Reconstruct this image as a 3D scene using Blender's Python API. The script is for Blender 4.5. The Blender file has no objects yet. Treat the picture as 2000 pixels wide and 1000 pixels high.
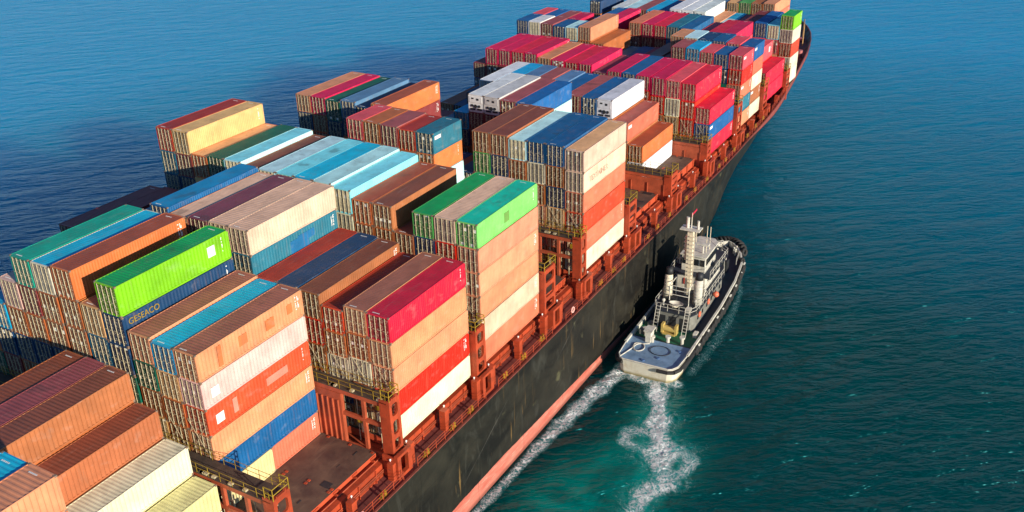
import bpy, bmesh, math, random
from mathutils import Vector, Matrix, noise as mnoise
from mathutils.bvhtree import BVHTree
random.seed(11)
scene = bpy.context.scene
C = scene.collection

# ------------------------------------------------------------------ camera
CAM = Vector((-55.313, -44.878, 53.007))
YAW, PITCH, ROLL, FPX = 0.53159, -0.45527, -0.02703, 1857.4
fwd = Vector((math.cos(PITCH)*math.cos(YAW), math.cos(PITCH)*math.sin(YAW), math.sin(PITCH)))
rt = Vector((math.sin(YAW), -math.cos(YAW), 0))
up = rt.cross(fwd)
rt2 = rt*math.cos(ROLL) + up*math.sin(ROLL)
up2 = -rt*math.sin(ROLL) + up*math.cos(ROLL)
cd = bpy.data.cameras.new('camera')
cam = bpy.data.objects.new('camera', cd)
C.objects.link(cam)
cam.matrix_world = Matrix(((rt2.x, up2.x, -fwd.x, CAM.x), (rt2.y, up2.y, -fwd.y, CAM.y),
                           (rt2.z, up2.z, -fwd.z, CAM.z), (0, 0, 0, 1)))
cd.sensor_width = 36
cd.lens = 36*FPX/2000
cd.clip_start = 1
cd.clip_end = 9000
scene.camera = cam

# ------------------------------------------------------------------ sky, sun, exposure
SUN = Vector((0.32, 1.0, -0.285)).normalized()      # direction the light travels
EL = math.asin(-SUN.z)
w = bpy.data.worlds.new('World')
scene.world = w
w.use_nodes = True
nt = w.node_tree
nt.nodes.clear()
sky = nt.nodes.new('ShaderNodeTexSky')
sky.sky_type = 'NISHITA'
sky.sun_disc = False
sky.air_density = 1.0
sky.dust_density = 0.0
sky.ozone_density = 5.5
sky.sun_elevation = EL
sky.sun_rotation = math.atan2(-SUN.x, -SUN.y)
bg = nt.nodes.new('ShaderNodeBackground')
bg.inputs['Strength'].default_value = 0.095
wo = nt.nodes.new('ShaderNodeOutputWorld')
nt.links.new(sky.outputs[0], bg.inputs[0])
nt.links.new(bg.outputs[0], wo.inputs[0])
sl = bpy.data.lights.new('sun', 'SUN')
sl.energy = 4.8
sl.angle = math.radians(0.5)
sl.color = (1.0, 0.90, 0.74)
so = bpy.data.objects.new('sun', sl)
C.objects.link(so)
so.rotation_euler = SUN.to_track_quat('-Z', 'Y').to_euler()
so.location = (0, -80, 90)
scene.view_settings.view_transform = 'Standard'
scene.view_settings.look = 'None'
scene.view_settings.exposure = 0.56
scene.view_settings.gamma = 1
scene.view_settings.use_curve_mapping = False

# ------------------------------------------------------------------ helpers
class MB:
    """collects shapes, links them as one mesh object"""
    def __init__(s):
        s.v = []; s.f = []
    def box(s, x0, x1, y0, y1, z0, z1):
        b = len(s.v)
        s.v += [(x0,y0,z0),(x1,y0,z0),(x1,y1,z0),(x0,y1,z0),(x0,y0,z1),(x1,y0,z1),(x1,y1,z1),(x0,y1,z1)]
        s.f += [(b,b+3,b+2,b+1),(b+4,b+5,b+6,b+7),(b,b+1,b+5,b+4),(b+1,b+2,b+6,b+5),(b+2,b+3,b+7,b+6),(b+3,b,b+4,b+7)]
        return s
    def bar(s, p, q, r, n=6, r2=None):
        p = Vector(p); q = Vector(q); d = (q-p)
        if d.length < 1e-6: return s
        d.normalize()
        a = d.orthogonal().normalized(); c = d.cross(a)
        b = len(s.v); r2 = r if r2 is None else r2
        for k in range(n):
            t = 2*math.pi*k/n; o = a*math.cos(t)+c*math.sin(t)
            s.v += [tuple(p+o*r), tuple(q+o*r2)]
        for k in range(n):
            i = b+2*k; j = b+2*((k+1) % n)
            s.f.append((i, j, j+1, i+1))
        s.f.append(tuple(b+2*k for k in reversed(range(n))))
        s.f.append(tuple(b+2*k+1 for k in range(n)))
        return s
    def path(s, pts, r, n=5):
        for a, b in zip(pts[:-1], pts[1:]): s.bar(a, b, r, n)
        return s
    def quad(s, *p):
        b = len(s.v); s.v += [tuple(q) for q in p]; s.f.append(tuple(range(b, b+len(p)))); return s
    def prism(s, outline, z0, z1):
        b = len(s.v); n = len(outline)
        s.v += [(x, y, z0) for x, y in outline] + [(x, y, z1) for x, y in outline]
        s.f.append(tuple(b+k for k in reversed(range(n)))); s.f.append(tuple(b+n+k for k in range(n)))
        for k in range(n):
            j = (k+1) % n
            s.f.append((b+k, b+j, b+n+j, b+n+k))
        return s
    def torus(s, c, axis, R, r, n=12, m=6):
        c = Vector(c); axis = Vector(axis).normalized(); a = axis.orthogonal().normalized(); d = axis.cross(a)
        b = len(s.v)
        for i in range(n):
            t = 2*math.pi*i/n; o = a*math.cos(t)+d*math.sin(t)
            for j in range(m):
                u = 2*math.pi*j/m
                s.v.append(tuple(c+o*(R+r*math.cos(u))+axis*r*math.sin(u)))
        for i in range(n):
            for j in range(m):
                s.f.append((b+i*m+j, b+((i+1)%n)*m+j, b+((i+1)%n)*m+(j+1)%m, b+i*m+(j+1)%m))
        return s
    def ball(s, c, r, n=10, m=6):
        b = len(s.v); c = Vector(c)
        for i in range(m+1):
            t = math.pi*i/m
            for j in range(n):
                u = 2*math.pi*j/n
                s.v.append((c.x+r*math.sin(t)*math.cos(u), c.y+r*math.sin(t)*math.sin(u), c.z+r*math.cos(t)))
        for i in range(m):
            for j in range(n):
                s.f.append((b+i*n+j, b+(i+1)*n+j, b+(i+1)*n+(j+1)%n, b+i*n+(j+1)%n))
        return s
    def mesh(s, name, mat=None, smooth=False):
        m = bpy.data.meshes.new(name)
        m.from_pydata(s.v, [], s.f)
        bm = bmesh.new(); bm.from_mesh(m)
        bmesh.ops.recalc_face_normals(bm, faces=bm.faces)
        bm.to_mesh(m); bm.free()
        if mat: m.materials.append(mat)
        if smooth: m.polygons.foreach_set('use_smooth', [True]*len(m.polygons))
        return m
    def build(s, name, mat, parent=None, smooth=False):
        return link(name, s.mesh(name, mat, smooth), parent)

def link(name, mesh, parent=None, loc=None, color=None):
    o = bpy.data.objects.new(name, mesh)
    C.objects.link(o)
    if parent: o.parent = parent
    if loc: o.location = loc
    if color: o.color = color
    return o

def thing(name, label, cat, loc=(0,0,0), rz=0, group=None):
    o = bpy.data.objects.new(name, None); C.objects.link(o)
    o.empty_display_size = 0.5
    o.location = loc; o.rotation_euler = (0, 0, rz)
    tag(o, label, cat, group)
    return o

def tag(o, label, cat, group=None):
    o['label'] = label; o['category'] = cat
    if group: o['group'] = group
    return o

class NT:
    """small node-building helper"""
    def __init__(s, name):
        s.m = bpy.data.materials.new(name); s.m.use_nodes = True
        s.t = s.m.node_tree; s.t.nodes.clear()
        s.out = s.n('ShaderNodeOutputMaterial'); s.p = s.n('ShaderNodeBsdfPrincipled')
        s.l(s.p.outputs[0], s.out.inputs[0])
    def n(s, typ, **kw):
        x = s.t.nodes.new(typ)
        for k, v in kw.items(): setattr(x, k, v)
        return x
    def l(s, a, b): s.t.links.new(a, b)
    def val(s, sock, v):
        if hasattr(v, 'is_linked'): s.l(v, sock)
        else: sock.default_value = v
    def math(s, op, a, b=0.0, clamp=False):
        x = s.n('ShaderNodeMath', operation=op, use_clamp=clamp)
        s.val(x.inputs[0], a); s.val(x.inputs[1], b); return x.outputs[0]
    def noise(s, vec, scale, detail=3, rough=0.55, dist=0.0):
        x = s.n('ShaderNodeTexNoise'); s.l(vec, x.inputs['Vector'])
        x.inputs['Scale'].default_value = scale; x.inputs['Detail'].default_value = detail
        x.inputs['Roughness'].default_value = rough; x.inputs['Distortion'].default_value = dist
        return x.outputs[0]
    def mapv(s, vec, scale=(1,1,1), loc=(0,0,0), rot=(0,0,0)):
        x = s.n('ShaderNodeMapping'); s.l(vec, x.inputs[0])
        x.inputs['Scale'].default_value = scale; x.inputs['Location'].default_value = loc; x.inputs['Rotation'].default_value = rot
        return x.outputs[0]
    def ramp(s, f, a, b, c0=0.0, c1=1.0):
        x = s.n('ShaderNodeMapRange', clamp=True)
        s.l(f, x.inputs[0]); x.inputs[1].default_value = a; x.inputs[2].default_value = b
        x.inputs[3].default_value = c0; x.inputs[4].default_value = c1; return x.outputs[0]
    def mix(s, f, a, b, mode='MIX'):
        x = s.n('ShaderNodeMix', data_type='RGBA', blend_type=mode)
        s.val(x.inputs[0], f)
        for sk, v in ((x.inputs[6], a), (x.inputs[7], b)):
            if isinstance(v, tuple): sk.default_value = v if len(v) == 4 else v+(1,)
            else: s.l(v, sk)
        return x.outputs[2]
    def vadd(s, a, b):
        x = s.n('ShaderNodeVectorMath', operation='ADD'); s.l(a, x.inputs[0]); s.l(b, x.inputs[1]); return x.outputs[0]
    def sep(s, v):
        x = s.n('ShaderNodeSeparateXYZ'); s.l(v, x.inputs[0]); return x.outputs
    def comb(s, x_, y_, z_):
        x = s.n('ShaderNodeCombineXYZ')
        for i, v in enumerate((x_, y_, z_)): s.val(x.inputs[i], v)
        return x.outputs[0]
    def bump(s, h, strength, dist):
        x = s.n('ShaderNodeBump'); s.l(h, x.inputs['Height'])
        x.inputs['Strength'].default_value = strength; x.inputs['Distance'].default_value = dist
        s.l(x.outputs[0], s.p.inputs['Normal'])
    def base(s, c, rough=0.5, metal=0.0):
        if isinstance(c, tuple): s.p.inputs['Base Color'].default_value = c if len(c) == 4 else c+(1,)
        else: s.l(c, s.p.inputs['Base Color'])
        s.val(s.p.inputs['Roughness'], rough); s.p.inputs['Metallic'].default_value = metal
        return s.m

def plain(name, col, rough=0.5, var=0.25, scale=1.2, metal=0.0, wear=None, wearamt=0.6):
    t = NT(name)
    tc = t.n('ShaderNodeTexCoord').outputs['Object']
    n1 = t.noise(tc, scale, 4)
    f = t.ramp(n1, 0.3, 0.75, 1-var, 1+var*0.6)
    c = t.mix(1.0, col, t.comb(f, f, f), 'MULTIPLY')
    if wear:
        n2 = t.noise(tc, scale*2.7, 5, 0.65)
        c = t.mix(t.ramp(n2, wearamt, wearamt+0.12, 0, 0.8), c, wear)
    return t.base(c, rough, metal)

def paint(kind):
    t = NT('container_%s_paint' % kind)
    oi = t.n('ShaderNodeObjectInfo')
    tc = t.n('ShaderNodeTexCoord').outputs['Object']
    sd = t.math('MULTIPLY', oi.outputs['Alpha'], 431.0)
    off = t.comb(sd, t.math('MULTIPLY', sd, 1.7), t.math('MULTIPLY', sd, 0.6))
    v = t.vadd(tc, off)
    col = oi.outputs['Color']
    big = t.noise(v, 0.5, 4, 0.6)
    f = t.ramp(big, 0.3, 0.72, 0.74, 1.10)
    col = t.mix(1.0, col, t.comb(f, f, f), 'MULTIPLY')
    if kind == 'wall':
        st = t.noise(t.mapv(v, (2.6, 2.6, 0.28)), 1.0, 4, 0.6)          # run-down streaks
        col = t.mix(t.ramp(st, 0.56, 0.78, 0, 0.42), col, (0.22, 0.12, 0.07))
        fade = t.noise(t.mapv(v, (0.9, 0.9, 1.4)), 1.0, 2, 0.5)
        col = t.mix(t.ramp(fade, 0.58, 0.80, 0, 0.12), col, (0.62, 0.55, 0.48))
        rs = t.noise(v, 3.5, 5, 0.7)
        col = t.mix(t.ramp(rs, 0.69, 0.74, 0, 0.85), col, (0.13, 0.045, 0.02))
        rough = 0.5
    elif kind == 'roof':
        d = t.noise(v, 1.1, 6, 0.65, 0.6)
        col = t.mix(t.ramp(d, 0.52, 0.75, 0, 0.34), col, (0.16, 0.09, 0.06))
        s2 = t.noise(t.mapv(v, (0.35, 3.0, 1.0)), 1.0, 4)
        col = t.mix(t.ramp(s2, 0.6, 0.8, 0, 0.2), col, (0.46, 0.38, 0.32))
        rs = t.noise(v, 2.4, 6, 0.75)
        col = t.mix(t.ramp(rs, 0.66, 0.71, 0, 0.8), col, (0.10, 0.04, 0.025))
        dk = t.noise(v, 0.33, 2)
        col = t.mix(t.ramp(dk, 0.68, 0.74, 0, 0.4), col, (0.04, 0.035, 0.03))
        rough = 0.62
    else:                                                               # door: grime and flat print
        d = t.noise(v, 2.2, 5, 0.65)
        col = t.mix(t.ramp(d, 0.42, 0.72, 0, 0.65), col, (0.10, 0.05, 0.03))
        xyz = t.sep(tc)
        row = t.math('MULTIPLY', xyz[2], 8.5)
        ln = t.math('GREATER_THAN', t.math('FRACT', row), 0.45)
        cell = t.comb(t.math('MULTIPLY', xyz[1], 3.2), t.math('ADD', t.math('FLOOR', row), sd), sd)
        ch = t.math('GREATER_THAN', t.noise(cell, 1.9, 2), 0.52)
        zone = t.noise(t.comb(t.math('MULTIPLY', xyz[1], 1.3), t.math('MULTIPLY', xyz[2], 0.9), sd), 1.0, 1)
        zm = t.math('GREATER_THAN', zone, 0.45)
        mk = t.math('MULTIPLY', t.math('MULTIPLY', ln, ch), zm)
        col = t.mix(t.math('MULTIPLY', mk, 0.55), col, (0.60, 0.52, 0.38))
        pl = t.noise(t.comb(t.math('MULTIPLY', t.math('FLOOR', t.math('MULTIPLY', xyz[1], 3.0)), 7.3),
                            t.math('MULTIPLY', t.math('FLOOR', t.math('MULTIPLY', xyz[2], 3.3)), 5.1), sd), 1.0, 0)
        col = t.mix(t.math('GREATER_THAN', pl, 0.77), col, (0.75, 0.72, 0.64))
        rough = 0.55
    nb = t.noise(v, 7.0, 3)
    t.bump(nb, 0.12, 0.02)
    return t.base(col, rough)

P_WALL, P_ROOF, P_DOOR = paint('wall'), paint('roof'), paint('door')
M_BAR = plain('galvanised_steel', (0.58, 0.50, 0.32), 0.45, 0.35, 3.0, 0.2, (0.25, 0.12, 0.06), 0.62)
M_CAST = plain('corner_steel', (0.24, 0.16, 0.11), 0.6, 0.3, 4.0)
M_WHITE = plain('white_marking', (0.80, 0.79, 0.75), 0.5, 0.1)
M_DARK = plain('dark_grille', (0.02, 0.022, 0.025), 0.6, 0.2)
M_ORANGE = plain('ship_red_oxide', (0.40, 0.055, 0.017), 0.55, 0.35, 0.9, 0, (0.15, 0.04, 0.025), 0.58)
M_OXIDE = plain('bridge_oxide', (0.40, 0.078, 0.030), 0.6, 0.3, 0.9, 0, (0.16, 0.05, 0.03), 0.6)
M_YEL = plain('yellow_paint', (0.34, 0.22, 0.012), 0.5, 0.4, 2.0, 0, (0.16, 0.08, 0.02), 0.58)
M_GRATE = plain('dirty_grating', (0.07, 0.045, 0.03), 0.8, 0.4, 1.5)
M_BLK = plain('black_rubber', (0.018, 0.017, 0.016), 0.75, 0.4, 2.0)
M_PINK = plain('pale_sign', (0.75, 0.45, 0.40), 0.5, 0.1)

def deck_mat():
    t = NT('hatch_cover_steel')
    tc = t.n('ShaderNodeTexCoord').outputs['Object']
    a = t.noise(tc, 0.45, 6, 0.62, 0.4)
    c = t.mix(t.ramp(a, 0.35, 0.68), (0.065, 0.033, 0.026), (0.145, 0.088, 0.058))
    b = t.noise(tc, 1.7, 6, 0.7)
    c = t.mix(t.ramp(b, 0.6, 0.72, 0, 0.75), c, (0.05, 0.028, 0.022))
    s = t.noise(t.mapv(tc, (0.3, 2.2, 1)), 1.0, 4)
    c = t.mix(t.ramp(s, 0.6, 0.8, 0, 0.5), c, (0.24, 0.17, 0.12))
    z = t.sep(tc)[2]
    e = t.math('GREATER_THAN', z, -0.02)
    nrm = t.sep(t.n('ShaderNodeNewGeometry').outputs['True Normal'])[2]
    side = t.math('LESS_THAN', nrm, 0.5)                                # the edge plates are painted red
    n2 = t.noise(tc, 2.0, 4)
    red = t.mix(t.ramp(n2, 0.55, 0.75, 0, 0.6), (0.48, 0.066, 0.02), (0.15, 0.04, 0.025))
    c = t.mix(side, c, red)
    t.bump(b, 0.3, 0.03)
    return t.base(c, 0.7)
M_HATCH = deck_mat()

def hull_mat():
    t = NT('ship_hull_paint')
    tc = t.n('ShaderNodeTexCoord').outputs['Object']
    z = t.sep(tc)[2]
    a = t.noise(t.mapv(tc, (0.12, 0.12, 0.22), rot=(0, 0.5, 0)), 1.0, 6, 0.6, 0.8)
    c = t.mix(t.ramp(a, 0.35, 0.7), (0.009, 0.0085, 0.0075), (0.032, 0.029, 0.021))
    sw = t.noise(t.mapv(tc, (0.5, 0.5, 0.16), rot=(0, 0.7, 0)), 1.0, 5, 0.65, 1.5)
    c = t.mix(t.ramp(sw, 0.55, 0.78, 0, 0.6), c, (0.06, 0.06, 0.05))
    sp = t.noise(tc, 0.42, 3, 0.5)
    c = t.mix(t.ramp(sp, 0.66, 0.74, 0, 0.45), c, (0.14, 0.135, 0.07))
    vs = t.noise(t.mapv(tc, (1.5, 1.5, 0.1)), 1.0, 4, 0.6)
    low = t.ramp(z, -9.5, -6.0, 1.0, 0.2)
    c = t.mix(t.math('MULTIPLY', t.ramp(vs, 0.62, 0.7, 0, 0.9), low), c, (0.26, 0.155, 0.05))
    # red boot-topping below the load line
    rn = t.noise(t.mapv(tc, (0.3, 0.3, 1.5)), 1.0, 6, 0.7)
    red = t.mix(t.ramp(rn, 0.35, 0.7), (0.42, 0.10, 0.07), (0.56, 0.20, 0.145))
    sc = t.noise(t.mapv(tc, (0.5, 0.5, 6.0)), 1.0, 5, 0.7)
    red = t.mix(t.ramp(sc, 0.56, 0.66, 0, 0.7), red, (0.70, 0.42, 0.34))
    wl = t.ramp(z, -13.0, -12.6, 0.75, 0)
    red = t.mix(wl, red, (0.17, 0.06, 0.045))
    wob = t.math('ADD', z, t.math('MULTIPLY', t.noise(tc, 0.6, 4), 0.25))
    c = t.mix(t.math('LESS_THAN', wob, t.math('SUBTRACT', -10.75, t.math('MULTIPLY', t.math('MAXIMUM', t.math('SUBTRACT', t.sep(tc)[0], 14.0), 0.0), 0.043))), c, red)
    X_ = t.sep(tc)[0]
    sm = t.math('MAXIMUM', t.math('LESS_THAN', t.math('FRACT', t.math('MULTIPLY', X_, 0.105)), 0.008), t.math('LESS_THAN', t.math('FRACT', t.math('MULTIPLY', z, 0.37)), 0.022))
    c = t.mix(t.math('MULTIPLY', sm, 0.45), c, (0.006, 0.006, 0.006))                    # plate seams
    sl_ = t.noise(t.mapv(t.mapv(tc, rot=(0, math.radians(28), 0)), (0.06, 0.5, 3.2)), 1.0, 3, 0.5)
    c = t.mix(t.ramp(sl_, 0.70, 0.74, 0, 0.45), c, (0.16, 0.155, 0.14))                  # fender scrapes
    t.bump(t.noise(t.mapv(tc, (0.22, 0.22, 0.3)), 1.0, 3), 0.25, 0.15)
    t.p.inputs['Specular IOR Level'].default_value = 0.2
    return t.base(c, 0.5)
M_HULL = hull_mat()

WZ = -13.2
def water_mat():
    t = NT('sea_water')
    g = t.n('ShaderNodeNewGeometry').outputs['Position']
    fa = t.n('ShaderNodeAttribute', attribute_name='foam').outputs['Fac']
    ch = t.n('ShaderNodeAttribute', attribute_name='churn').outputs['Fac']
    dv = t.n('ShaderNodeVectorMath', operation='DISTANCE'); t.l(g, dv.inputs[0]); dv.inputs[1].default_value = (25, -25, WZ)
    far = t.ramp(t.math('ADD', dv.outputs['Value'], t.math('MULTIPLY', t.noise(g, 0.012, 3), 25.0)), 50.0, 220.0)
    body = t.mix(far, (0.0, 0.058, 0.060), (0.0, 0.27, 0.51))     # sky reflection growing with distance, painted into the body colour
    body = t.mix(t.math('MULTIPLY', ch, t.ramp(t.noise(g, 0.12, 4, 0.6, 1.0), 0.3, 0.65)), body, (0.0, 0.30, 0.25))
    n1 = t.noise(g, 0.62, 6, 0.66, 1.6)
    n2 = t.noise(g, 1.9, 6, 0.72, 1.2)
    # thin foam lace: ridges of the noise, denser where foam is high
    rg = t.math('ABSOLUTE', t.math('SUBTRACT', n1, 0.5))
    rg2 = t.math('ABSOLUTE', t.math('SUBTRACT', n2, 0.5))
    lace = t.math('SUBTRACT', 1.0, t.math('MULTIPLY', t.math('MINIMUM', t.math('MULTIPLY', rg, 1.3), t.math('MULTIPLY', rg2, 1.9)), 9.0), True)
    s = t.math('ADD', t.math('MULTIPLY', lace, 0.72), t.math('MULTIPLY', n2, 0.95))
    th = t.math('SUBTRACT', 1.30, t.math('MULTIPLY', fa, 0.80))
    fm = t.ramp(t.math('SUBTRACT', s, th), 0.0, 0.26)
    fm = t.math('MULTIPLY', fm, t.ramp(fa, 0.02, 0.12))
    body = t.mix(t.math('MULTIPLY', t.ramp(fa, 0.15, 0.8), 0.8), body, (0.04, 0.50, 0.48))
    col = t.mix(fm, body, (0.96, 0.98, 0.97))
    rough = t.mix(fm, (0.26, 0.26, 0.26), (0.8, 0.8, 0.8))
    # wind ripples: three scales, crests across the wind
    gr = t.mapv(g, rot=(0, 0, math.radians(44)))
    gr2 = t.mapv(g, rot=(0, 0, math.radians(62)))
    a1 = t.noise(t.mapv(gr, (0.11, 0.30, 0.2)), 1.0, 4, 0.5, 0.35)
    a2 = t.noise(t.mapv(gr2, (0.42, 1.25, 0.5)), 1.0, 3, 0.5, 0.3)
    a3 = t.noise(g, 0.030, 3, 0.5)
    h = t.math('ADD', t.math('MULTIPLY', a1, 2.6), t.math('MULTIPLY', a2, 0.85))
    h = t.math('ADD', h, t.math('MULTIPLY', a3, 1.2))
    h = t.math('ADD', h, t.math('MULTIPLY', t.math('MULTIPLY', n1, fa), 0.4))
    h = t.math('ADD', h, t.math('MULTIPLY', t.math('MULTIPLY', fm, n2), 0.5))
    t.bump(h, 1.0, 1.0)
    t.p.inputs['IOR'].default_value = 1.25
    t.p.inputs['Specular Tint'].default_value = (0.08, 0.90, 1.0, 1)
    m = t.base(col, 0.22)
    t.l(rough, t.p.inputs['Roughness'])
    # light that enters the sea scatters for tens of metres before it leaves
    t.l(t.math('SUBTRACT', 1.0, fm), t.p.inputs['Subsurface Weight'])
    t.p.inputs['Subsurface Radius'].default_value = (1, 1, 1)
    t.p.inputs['Subsurface Scale'].default_value = 220.0
    return m
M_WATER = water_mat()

# ------------------------------------------------------------------ water: one sheet to the horizon
def axis_vals(lo, hi, step, far):
    v = []; x = lo
    while x < hi: v.append(x); x += step
    v.append(hi)
    d = step; a = hi
    while a < far: d *= 1.35; a += d; v.append(min(a, far))
    d = step; a = lo
    while a > -far: d *= 1.35; a -= d; v.insert(0, max(a, -far))
    return v
def seg_d(px, py, pts):
    best = 1e9; bt = 0
    n = len(pts)-1
    for i in range(n):
        ax, ay = pts[i][:2]; bx, by = pts[i+1][:2]
        dx, dy = bx-ax, by-ay
        t = max(0, min(1, ((px-ax)*dx+(py-ay)*dy)/(dx*dx+dy*dy)))
        d = math.hypot(px-ax-t*dx, py-ay-t*dy)
        wd = pts[i][2]+(pts[i+1][2]-pts[i][2])*t
        q = d/wd
        if q < best: best = q; bt = (i+t)/n
    return best, bt
WAKE = [(37.5,-10.3,1.6),(34,-12.0,1.7),(30,-13.6,1.9),(27.5,-14.6,2.2),(25.0,-16.2,2.8),(22.5,-16.9,2.4),(20.2,-18.2,1.9),(17.6,-17.2,1.7),(14,-17.2,1.8),(8,-18.5,2.4)]
RING = [(27.4,-13.0,1.0),(26.6,-11.2,0.9),(24.6,-11.6,0.8),(24.2,-14.2,0.8)]
RING2 = [(26.0,-17.5,1.0),(25.0,-19.5,0.9),(22.8,-19.4,0.8),(21.0,-18.4,0.9)]
HULLF = [(39.0,-6.4,1.9),(36,-5.4,1.9),(31,-4.6,1.8),(25,-4.1,1.7),(19,-3.7,1.2),(13,-3.5,1.0),(6,-3.2,0.9),(-20,-3.0,0.8)]
STERN = [(38.6,-5.2,0.9),(37.0,-7.5,0.9),(36.9,-10.2,1.0),(38.0,-12.6,0.9)]
SIDE = [(41,-13.4,0.8),(46,-13.6,0.9),(53,-13.6,1.0),(58,-13.2,0.7),(64,-12.4,0.5),(72,-9.6,0.5)]
KW = (53.007-WZ)/(53.007+12.3)      # the plan was measured on z = -12.3
def ow(x, y): return CAM.x+(x-CAM.x)/KW, CAM.y+(y-CAM.y)/KW
def nw(x, y): return CAM.x+(x-CAM.x)*KW, CAM.y+(y-CAM.y)*KW
def foam_at(x, y):
    x, y = ow(x, y)
    f = 0.0
    q, t = seg_d(x, y, WAKE); q *= 1.22+0.35*math.sin(x*0.9+y*0.7); f = max(f, (1-q*q)*(1.0-0.22*t)) if q < 1 else f
    if q >= 1 and q < 2.2: f = max(f, 0.26*(2.2-q)/1.2)
    for R, a in ((RING, .62), (RING2, .66), (STERN, .8)):
        q, t = seg_d(x, y, R)
        if q < 1.3: f = max(f, a*(1-(q/1.3)**2))
    q, t = seg_d(x, y, HULLF); q *= 1.15+0.6*abs(math.sin(x*0.55+1.3*math.sin(x*0.23)))
    if q < 1.2: f = max(f, (1-(q/1.2)**2)*(0.98-0.35*t))
    q, t = seg_d(x, y, SIDE)
    if q < 1.2: f = max(f, 0.30*(1-(q/1.2)**2))
    return f
CHURN = [(14.0,-10.5,6.0,5.0),(20.5,-13.0,4.0,3.0),(24.5,-15.5,5.0,4.0),(31,-12.5,6,3.0),(9,-13.0,6,6),(17,-17.5,6,3.5)]
def churn_at(x, y):
    x, y = ow(x, y)
    return min(1, sum(math.exp(-((x-a)/c)**2-((y-b)/d)**2)*0.85 for a, b, c, d in CHURN))
xs = axis_vals(-24, 78, 0.4, 3000); ys = axis_vals(-30, 2, 0.32, 3000)
wm = bpy.data.meshes.new('water')
wv = [(x, y, WZ) for x in xs for y in ys]; ny = len(ys)
wm.from_pydata(wv, [], [(i*ny+j, (i+1)*ny+j, (i+1)*ny+j+1, i*ny+j+1) for i in range(len(xs)-1) for j in range(ny-1)])
ins = [(-24 <= x <= 78 and -30 <= y <= 2) for x, y, z in wv]
fo = [foam_at(x, y) if k else 0.0 for (x, y, z), k in zip(wv, ins)]
for v_, f_ in zip(wm.vertices, fo):        # broken water stands up in lumps
    if f_ > 0.01: v_.co.z += min(1, f_*1.5)*(0.10*mnoise.noise(Vector((v_.co.x*0.9, v_.co.y*0.9, 1.3)))+0.06*mnoise.noise(Vector((v_.co.x*2.1, v_.co.y*2.1, 7.7))))
at = wm.attributes.new('foam', 'FLOAT', 'POINT'); at.data.foreach_set('value', fo)
at = wm.attributes.new('churn', 'FLOAT', 'POINT'); at.data.foreach_set('value', [churn_at(x, y) if k else 0.0 for (x, y, z), k in zip(wv, ins)])
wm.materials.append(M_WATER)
wo_ = link('water', wm); wo_['kind'] = 'structure'

# ------------------------------------------------------------------ the container ship
RP = 2.539                       # athwart pitch of the stacks
YC = 8.0*RP + 1.22               # centre line
BASE = dict(Y=0, Z=0, A=-0.4, B=0, C=0, P=0, D=0, E=0, K=0.35, F=0.1, G=0.1, H=0.35, I=0.1, J=0.1)
BX = dict(Y=-43.2, Z=-28.7, A=-14.2, B=0.0, C=14.5, P=29.8, D=37.9, E=53.1, K=68.3, F=82.8, G=98.1, H=113.3, I=128.5, J=143.6)
ORDER = 'YZABCPDEKFGHIJ'
ship = thing('container_ship', 'huge black hulled container ship with red boot topping, loaded with stacked containers', 'ship', (40, YC, WZ))
inv = Vector((-40, -YC, -WZ))
def spart(mb, name, mat, parent=None, smooth=False):
    o = mb.build(name, mat, parent or ship, smooth)
    if parent is None or parent is ship: o.location = inv
    return o

def lerp_tab(tab, x):
    if x <= tab[0][0]: return tab[0][1]
    for (a, u), (b, v) in zip(tab[:-1], tab[1:]):
        if x <= b:
            t = (x-a)/(b-a); return u+(v-u)*t
    return tab[-1][1]
TOPY = [(-95,-2.0),(95,-2.0),(104,-2.0),(113,-1.9),(121,-1.45),(129,-0.65),(137,0.25),(145,1.15),(154,2.2),(162,3.6),(168,5.2),(173,7.2),(178,10.0),(183,14.0),(186.5,18.2),(187.6,YC)]
TOPZ = [(-95,-2.25),(85,-2.25),(95,-1.9),(103,-1.4),(113,-0.9),(122,-0.5),(130,-0.2),(141,0.1),(150,0.5),(160,1.0),(172,1.5),(188,2.0)]
WLY = [(-95,-2.0),(66,-2.0),(80,-1.0),(92,0.8),(105,3.2),(115,4.6),(134,6.4),(152,9.5),(166,13.0),(175,17.0),(178.5,YC)]
def half(tab, x): return YC - lerp_tab(tab, x)
def sheer(x): return lerp_tab(TOPZ, x)
def deckz(x): return sheer(x) - (0.0 if x < 96 else min(1.1, (x-96)*0.06))
hx = [-95,-70,-45,-20,0,20,40,60,70,78,85,92,98,105,110,115,120,125,130,135,140,145,150,154,158,162,165,168,171,173.5,176,178,180,182,184,185.5,186.8,187.55]
hv = []; hf = []
NL = 9
for x in hx:
    ht = half(TOPY, x); zt = sheer(x)
    xw = x if x < 150 else 150+(x-150)*(178.5-150)/(187.6-150)
    hw = half(WLY, xw)
    for sgn in (-1, 1):
        for k in range(NL):
            t = k/(NL-1)
            if t <= 0.75:
                u = t/0.75; z = zt+(WZ-zt)*u
                hh = ht+(hw-ht)*(u**0.8 if x > 85 else u)
                xx = x+(xw-x)*u
            else:
                u = (t-0.75)/0.25; z = WZ-5*u; hh = hw; xx = xw
            hv.append((xx, YC+sgn*hh, z))
for i in range(len(hx)-1):
    for s_ in (0, 1):
        for k in range(NL-1):
            a = i*2*NL+s_*NL+k; b = (i+1)*2*NL+s_*NL+k
            hf.append((a, b, b+1, a+1) if s_ == 0 else (a, a+1, b+1, b))
mb = MB(); mb.v = hv; mb.f = hf
mb.f.append(tuple(range(NL)) + tuple(reversed(range(NL, 2*NL))))
hull = spart(mb, 'hull', M_HULL, smooth=True)
hull.data.polygons.foreach_set('use_smooth', [True]*len(hull.data.polygons))
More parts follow.
